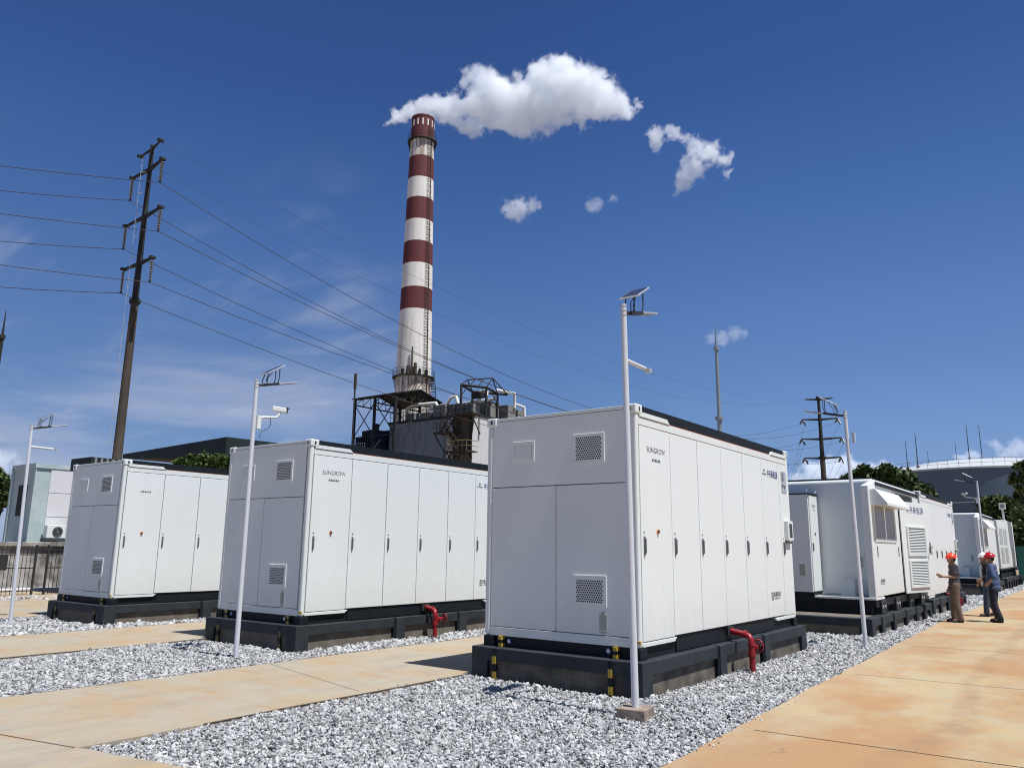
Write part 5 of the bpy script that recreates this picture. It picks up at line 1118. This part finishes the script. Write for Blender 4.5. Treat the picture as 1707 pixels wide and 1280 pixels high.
def person(label, loc, heading, J, wear, H=1.0):
    hd = math.atan2(-heading[0], heading[1])
    t = thing('person', label, 'person', loc, hd); t.scale = (H, H, H)
    V = lambda p: Vector(p)
    hip, chest, neck, head = V(J['hip']), V(J['chest']), V(J['neck']), V(J['head'])
    look = Matrix.Rotation(J.get('turn', 0), 4, 'Z') @ Matrix.Rotation(J.get('nod', 0), 4, 'X')
    B = MB()
    hp = lambda q: head + (look @ Vector(q))
    B.ball(head + Vector((0, 0, .015)), (.076, .093, .112), 20, 14); B.ball(hp((0, .035, -.045)), (.055, .058, .062), 14, 10)
    limb(B, [neck - V((0, 0, .03)), head - V((0, .01, .06))], [.058, .052])
    B.cyl(hp((0, .085, .02)), hp((0, .108, -.018)), .010, .017, 8); B.ball(hp((0, .106, -.02)), .014, 8, 6)
    for s_ in (-1, 1): B.ball(hp((.078 * s_, -.005, 0)), (.012, .022, .034), 8, 8); B.ball(hp((.03 * s_, .083, .035)), (.02, .012, .008), 8, 6)
    B.ball(hp((0, .088, -.055)), (.024, .012, .006), 8, 6); B.ball(hp((0, .075, -.088)), (.024, .022, .018), 8, 6)
    limb(B, [hip, (hip + chest) / 2, chest], [.115, .105, .125]); 
    for s_, k in ((-1, 'L'), (1, 'R')):
        sh, el, wr = V(J['sh' + k]), V(J['el' + k]), V(J['wr' + k]); limb(B, [sh, el, wr], [.045, .036, .024])
        # hand: palm, four fingers, thumb
        d = (V(J['ha' + k]) - wr).normalized(); sdv = V(J.get('pal' + k, (0, 0, 1))); sdv = (sdv - d * sdv.dot(d)).normalized(); nn = d.cross(sdv)
        pal = wr + d * .045; X = Matrix((( *sdv, 0), (*nn, 0), (*d, 0), (0, 0, 0, 1))).transposed(); X.translation = pal
        B.box(-.036, .036, -.013, .013, -.048, .045, M=X)
        for f in range(4):
            L = (.062, .074, .068, .052)[f]; o = X @ Vector((-.029 + f * .0193, 0, .044)); m1 = X @ Vector((-.030 + f * .0205, .010, .044 + L * .5)); m2 = X @ Vector((-.030 + f * .0205, .034, .044 + L * .88)); limb(B, [o, m1, m2], [.0095, .009, .0078], 8)
        limb(B, [X @ Vector((-.032, 0, -.02)), X @ Vector((-.056, .014, .012)), X @ Vector((-.052, .028, .042))], [.012, .0105, .009], 8)
        th, kn, an, to = V(J['th' + k]), V(J['kn' + k]), V(J['an' + k]), V(J['to' + k]); limb(B, [th, kn, an], [.078, .054, .038]); limb(B, [an, to], [.036, .03])
    baked(B, 'body', 'skin', t, .008, 1)
    # shirt
    S_ = MB(); mid = (hip + chest) / 2; hem = hip + V((0, -.01, -.08)); lo_ = wear.get('loose', 1.0)
    for p, rx, ry, rz_ in ((chest + V((0, -.005, .05)), .175, .115, .12), (chest + V((0, 0, -.06)), .165, .13, .15), (mid, .158 * lo_, .132 * lo_, .18), (hip + V((0, 0, .03)), .172 * lo_, .142 * lo_, .17), (hem, .178 * lo_, .146 * lo_, .13)): S_.ball(p, (rx, ry, rz_), 22, 14)
    for k in 'LR':
        sh, el, wr = V(J['sh' + k]), V(J['el' + k]), V(J['wr' + k]); q = wear['sleeve']
        if q < 1: e = sh + (el - sh) * q; limb(S_, [sh - V((0, 0, 0)), e], [.066, .064])
        else: e = el + (wr - el) * (q - 1); limb(S_, [sh, el, e], [.068, .055, .050])
        limb(S_, [chest + V((0, 0, .07)), sh], [.095, .072])
    S_.ball(neck - V((0, .0, .045)), (.075, .07, .04), 14, 8)
    baked(S_, 'shirt', wear['shirt'], t, .013, 3)
    if wear.get('collar'): MB().torus(neck - V((0, 0, .01)), (0, .25, 1), .062, .014, 18, 6).build('collar', wear['collar'], t)
    if wear.get('front'): 
        F_ = MB(); [F_.ball(p, r_, 12, 10) for p, r_ in ((chest + V((0, .105, .02)), (.05, .04, .13)), (mid + V((0, .115, 0)), (.06, .035, .17)), (hip + V((0, .12, 0)), (.07, .035, .13)))]; F_.build('shirt_front', wear['front'], t)
    T_ = MB(); T_.ball(hip + V((0, -.01, -.02)), (.158, .125, .12), 20, 12)
    for k in 'LR':
        th, kn, an = V(J['th' + k]), V(J['kn' + k]), V(J['an' + k]); limb(T_, [th + V((0, 0, .02)), kn, an + V((0, -.005, .0))], [.104, .078, .074])
    T_.build; baked(T_, 'trousers', wear['trousers'], t, .013, 3)
    for k in 'LR':
        an, to = V(J['an' + k]), V(J['to' + k]); d = (to - an); d.z = 0; d.normalize(); A = Vector((an.x, an.y, 0)); q = MB()
        z0 = max(0, an.z - .09)
        q.ball(A - d * .02 + V((0, 0, z0 + .05)), (.048, .055, .055), 14, 10); limb(q, [A + V((0, 0, z0 + .04)), A + d * .15 + V((0, 0, .036))], [.044, .038]); q.box(-.045, .045, -.06, .19, 0, .022, M=Matrix.Translation(A + V((0, 0, max(0, z0 - .01)))) @ Matrix.Rotation(math.atan2(-d.x, d.y), 4, 'Z'))
        baked(q, 'shoe', 'shoe', t, .010, 1)
    h = MB(); h.ball(hp((0, -.018, .02)), (.084, .092, .095), 16, 12); h.build('hair', 'hair', t)
    # hard hat
    hm = MB(); R0 = look.to_3x3(); vs = []; K_, Q_ = 28, 8
    for j in range(Q_ + 1):
        ph = (math.pi / 2) * j / Q_
        for i in range(K_):
            a = 2 * math.pi * i / K_; vs.append(hp((.112 * math.cos(ph) * math.cos(a), .135 * math.cos(ph) * math.sin(a) - .008, .052 + .112 * math.sin(ph) * (1 + .04 * (abs(math.cos(a)) < .2)))))
    hm.add(vs, [(j * K_ + i, j * K_ + (i + 1) % K_, (j + 1) * K_ + (i + 1) % K_, (j + 1) * K_ + i) for j in range(Q_) for i in range(K_)], True)
    br = []
    for rr, dz in ((1.0, .052), (1.0, .046), (1.14, .040), (1.14, .046)):
        for i in range(K_):
            a = 2 * math.pi * i / K_; ex = .035 * max(0, math.sin(a)) ** 2 if rr > 1 else 0; br.append(hp((.112 * rr * math.cos(a), .135 * rr * math.sin(a) - .008 + ex, dz)))
    hm.add(br, [(r_ * K_ + i, r_ * K_ + (i + 1) % K_, ((r_ + 1) % 4) * K_ + (i + 1) % K_, ((r_ + 1) % 4) * K_ + i) for r_ in range(4) for i in range(K_)], True)
    hh = hm.build('hard_hat', wear['helmet'], t)
    rg = MB(); rg.tube([hp((0, .10 * math.cos(a) - .008, .055 + .118 * math.sin(a))) for a in [math.pi * (.12 + .76 * k / 10) for k in range(11)]], .010, 6); rg.build('hat_ridge', wear['helmet'], hh)
    for s_ in (-1, 1): MB().ball(hp((.03 * s_, .086, .022)), (.011, .008, .006), 8, 6).build('eye', 'hair', t)
    st = MB(); st.tube([hp((-.085, .0, .05)), hp((-.075, .02, -.06)), hp((0, .06, -.11)), hp((.075, .02, -.06)), hp((.085, 0, .05))], .004, 5); st.build('chin_strap', 'shoe', t)
    return t
base = dict(hip=(0, 0, .93), chest=(0, .0, 1.28), neck=(0, -.01, 1.44), head=(0, .02, 1.56))
J1 = dict(base, nod=rad(-8), chest=(0, -.01, 1.28), shL=(-.185, -.01, 1.39), elL=(-.23, .05, 1.13), wrL=(-.17, .30, 1.13), haL=(-.15, .40, 1.18), palL=(0, 0, 1), shR=(.185, .0, 1.39), elR=(.21, .0, 1.11), wrR=(.17, .08, .89), haR=(.15, .12, .80),
          thL=(-.09, 0, .90), knL=(-.115, .03, .49), anL=(-.13, -.03, .10), toL=(-.15, .13, .04), thR=(.09, 0, .90), knR=(.10, .05, .50), anR=(.09, .06, .10), toR=(.09, .21, .04))
person('man in an orange hard hat, grey polo and khaki trousers, holding a forearm out', (1.50, 14.25, 0), (-.93, -.36), J1, dict(shirt='shirt_grey', trousers='trouser_khaki', helmet='helmet_orange', sleeve=.75), .985)
J3 = dict(base, nod=rad(-10), turn=rad(12), shL=(-.19, -.02, 1.39), elL=(-.31, -.10, 1.13), wrL=(-.20, .05, .98), haL=(-.16, .11, .92), palL=(.2, .9, .3), shR=(.19, -.01, 1.39), elR=(.27, -.03, 1.12), wrR=(.20, .12, .97), haR=(.17, .18, .90),
          thL=(-.09, 0, .90), knL=(-.11, .02, .48), anL=(-.12, -.10, .10), toL=(-.15, .05, .04), thR=(.09, 0, .90), knR=(.11, .05, .49), anR=(.10, .0, .10), toR=(.12, .15, .04))
person('man in a red hard hat and loose blue shirt, one hand at his pocket', (2.28, 14.95, 0), (-.99, .12), J3, dict(shirt='shirt_blue', trousers='trouser_navy', helmet='helmet_red', sleeve=1.25, loose=1.1, collar='shirt_white'), 1.0)
J2 = dict(base, shL=(-.185, 0, 1.39), elL=(-.22, .02, 1.12), wrL=(-.15, .18, 1.0), haL=(-.12, .26, .97), shR=(.185, 0, 1.39), elR=(.22, -.03, 1.11), wrR=(.2, .1, .92), haR=(.2, .14, .84),
          thL=(-.09, .01, .90), knL=(-.10, .10, .50), anL=(-.10, .14, .10), toL=(-.10, .29, .04), thR=(.09, -.01, .90), knR=(.10, -.03, .49), anR=(.10, -.20, .12), toR=(.10, -.04, .04))
person('man in a white hard hat and dark jacket over a white shirt, mostly hidden', (1.92, 17.0, 0), (-.85, -.52), J2, dict(shirt='jacket_navy', trousers='jeans', helmet='helmet_white', sleeve=1.8, front='shirt_white'), 1.0)

# ------------------------------------------------------------------ clouds (real volumes, far beyond everything)
def cloud(label, px_blobs, R, dens, name='cloud', nscale=1.0, thr=.30, namp=.62, hull=1.16, grow=1.32, warp=1.1):
    cu = sum(b[0] for b in px_blobs) / len(px_blobs); cv = sum(b[1] for b in px_blobs) / len(px_blobs)
    c = at(cu, cv, R); k = (c - CAM).length / FPX * ((c - CAM).length / max(1e-6, (c - CAM).dot(FF)))**0
    k = (c - CAM).dot(FF) / FPX
    bl = []
    for u, v, r in px_blobs:
        d = ray(u, v); p = CAM + d * ((c - CAM).dot(FF)); bl.append((p - c, r * k * grow))
    mb = MB()
    sz = max(r for _, r in bl)
    for p, r in bl: mb.ball(p, r * .92 + sz * .30, 20, 14)
    m_ = bpy.data.materials.new(name); m_.use_nodes = True; t_ = m_.node_tree; t_.nodes.clear(); n = t_.nodes.new; lk = t_.links.new
    out = n('ShaderNodeOutputMaterial'); vol = n('ShaderNodeVolumePrincipled'); lk(vol.outputs[0], out.inputs['Volume'])
    vol.inputs['Color'].default_value = (.975, .99, 1, 1); vol.inputs['Anisotropy'].default_value = 0
    co = n('ShaderNodeTexCoord'); acc = None
    nz1 = n('ShaderNodeTexNoise'); nz1.inputs['Scale'].default_value = 1.1 / sz * nscale; nz1.inputs['Detail'].default_value = 8; nz1.inputs['Roughness'].default_value = .62; nz1.inputs['Distortion'].default_value = .25; lk(co.outputs['Object'], nz1.inputs['Vector'])
    nw = n('ShaderNodeTexNoise'); nw.inputs['Scale'].default_value = 1.6 / sz; nw.inputs['Detail'].default_value = 4; nw.inputs['Roughness'].default_value = .6; lk(co.outputs['Object'], nw.inputs['Vector'])
    w1 = n('ShaderNodeVectorMath'); w1.operation = 'SUBTRACT'; lk(nw.outputs['Color'], w1.inputs[0]); w1.inputs[1].default_value = (.5, .5, .5)
    w2 = n('ShaderNodeVectorMath'); w2.operation = 'MULTIPLY_ADD'; lk(w1.outputs[0], w2.inputs[0]); w2.inputs[1].default_value = (sz * warp,) * 3; lk(co.outputs['Object'], w2.inputs[2])
    for p, r in bl:
        d = n('ShaderNodeVectorMath'); d.operation = 'DISTANCE'; lk(w2.outputs[0], d.inputs[0]); d.inputs[1].default_value = p
        q = n('ShaderNodeMath'); q.operation = 'MULTIPLY_ADD'; lk(d.outputs['Value'], q.inputs[0]); q.inputs[1].default_value = -1 / r; q.inputs[2].default_value = 1
        if acc is None: acc = q.outputs[0]
        else:
            x = n('ShaderNodeMath'); x.operation = 'SMOOTH_MAX'; lk(acc, x.inputs[0]); lk(q.outputs[0], x.inputs[1]); x.inputs[2].default_value = .15; acc = x.outputs[0]
    s0 = n('ShaderNodeMath'); s0.operation = 'SUBTRACT'; lk(nz1.outputs['Fac'], s0.inputs[0]); s0.inputs[1].default_value = .5
    s1 = n('ShaderNodeMath'); s1.operation = 'MULTIPLY_ADD'; lk(s0.outputs[0], s1.inputs[0]); s1.inputs[1].default_value = namp * 2; lk(acc, s1.inputs[2])
    mr = n('ShaderNodeMapRange'); mr.interpolation_type = 'SMOOTHSTEP'; lk(s1.outputs[0], mr.inputs[0]); mr.inputs[1].default_value = thr; mr.inputs[2].default_value = thr + .30; mr.inputs[3].default_value = 0; mr.inputs[4].default_value = dens
    lk(mr.outputs[0], vol.inputs['Density'])
    MAT[name + label] = m_
    o = mb.build('cloud', m_, None); md = o.modifiers.new('r', 'REMESH'); md.mode = 'VOXEL'; md.voxel_size = sz * .09
    dg = bpy.context.evaluated_depsgraph_get(); me = bpy.data.meshes.new_from_object(o.evaluated_get(dg)); bpy.data.objects.remove(o); me.materials.clear(); me.materials.append(m_)
    o = bpy.data.objects.new('cloud', me); COL.objects.link(o); o.location = c
    return tag(o, label, 'cloud')
cloud('large bright white cloud streaming to the right above the chimney top', [(665, 196, 15), (690, 188, 22), (722, 184, 27), (755, 182, 32), (790, 175, 40), (825, 160, 45), (845, 178, 42), (880, 172, 50), (908, 138, 46), (935, 120, 38), (960, 150, 55), (1000, 158, 46), (1018, 172, 36), (1045, 188, 17), (1062, 176, 13), (930, 178, 38), (970, 182, 34), (1000, 180, 30), (900, 190, 32), (780, 192, 28), (815, 188, 32)], 700, .13, thr=.34, namp=.85, nscale=1.5)
cloud('ragged hooked white cloud right of the large one', [(1098, 228, 19), (1090, 247, 14), (1114, 224, 16), (1128, 222, 16), (1142, 232, 15), (1160, 246, 24), (1185, 258, 28), (1208, 268, 18), (1158, 275, 26), (1140, 298, 22), (1130, 315, 13), (1215, 288, 12)], 700, .09, thr=.40, namp=1.0, nscale=1.3)
cloud('small soft round cloud right of the chimney at mid height', [(850, 350, 20), (868, 345, 24), (886, 342, 20)], 700, .07, thr=.42, namp=1.0, nscale=1.2)
cloud('tiny faint cloud wisp right of the small round cloud', [(985, 343, 17), (998, 338, 14), (1022, 330, 10)], 700, .035, thr=.40, namp=.8)
cloud('small flat cloud pierced by the lightning rod', [(1185, 563, 16), (1203, 563, 18), (1225, 556, 18), (1240, 556, 11)], 900, .024, thr=.38, namp=.7)
cloud('billowing cloud low behind the distant line pole', [(1330, 800, 22), (1355, 788, 26), (1385, 785, 30), (1410, 778, 24), (1425, 782, 18), (1345, 815, 30), (1400, 810, 34)], 1500, .05, thr=.3)
cloud('low white cloud over the dark tree right of the distant pole', [(1455, 785, 18), (1472, 778, 16), (1490, 790, 18)], 1500, .045, thr=.32)
cloud('low white cloud peeping above the tank dome', [(1600, 768, 16), (1622, 764, 18), (1612, 780, 20)], 1500, .045, thr=.32)
cloud('ragged low cloud in the sky at the right edge', [(1660, 745, 16), (1680, 758, 22), (1700, 748, 26), (1690, 775, 26), (1712, 770, 26)], 1500, .03, thr=.40, namp=1.0, nscale=1.2)
cloud('low grey white cloud cut by the left edge', [(0, 768, 24), (18, 760, 16), (-20, 765, 30), (30, 775, 12)], 1500, .03, thr=.3)
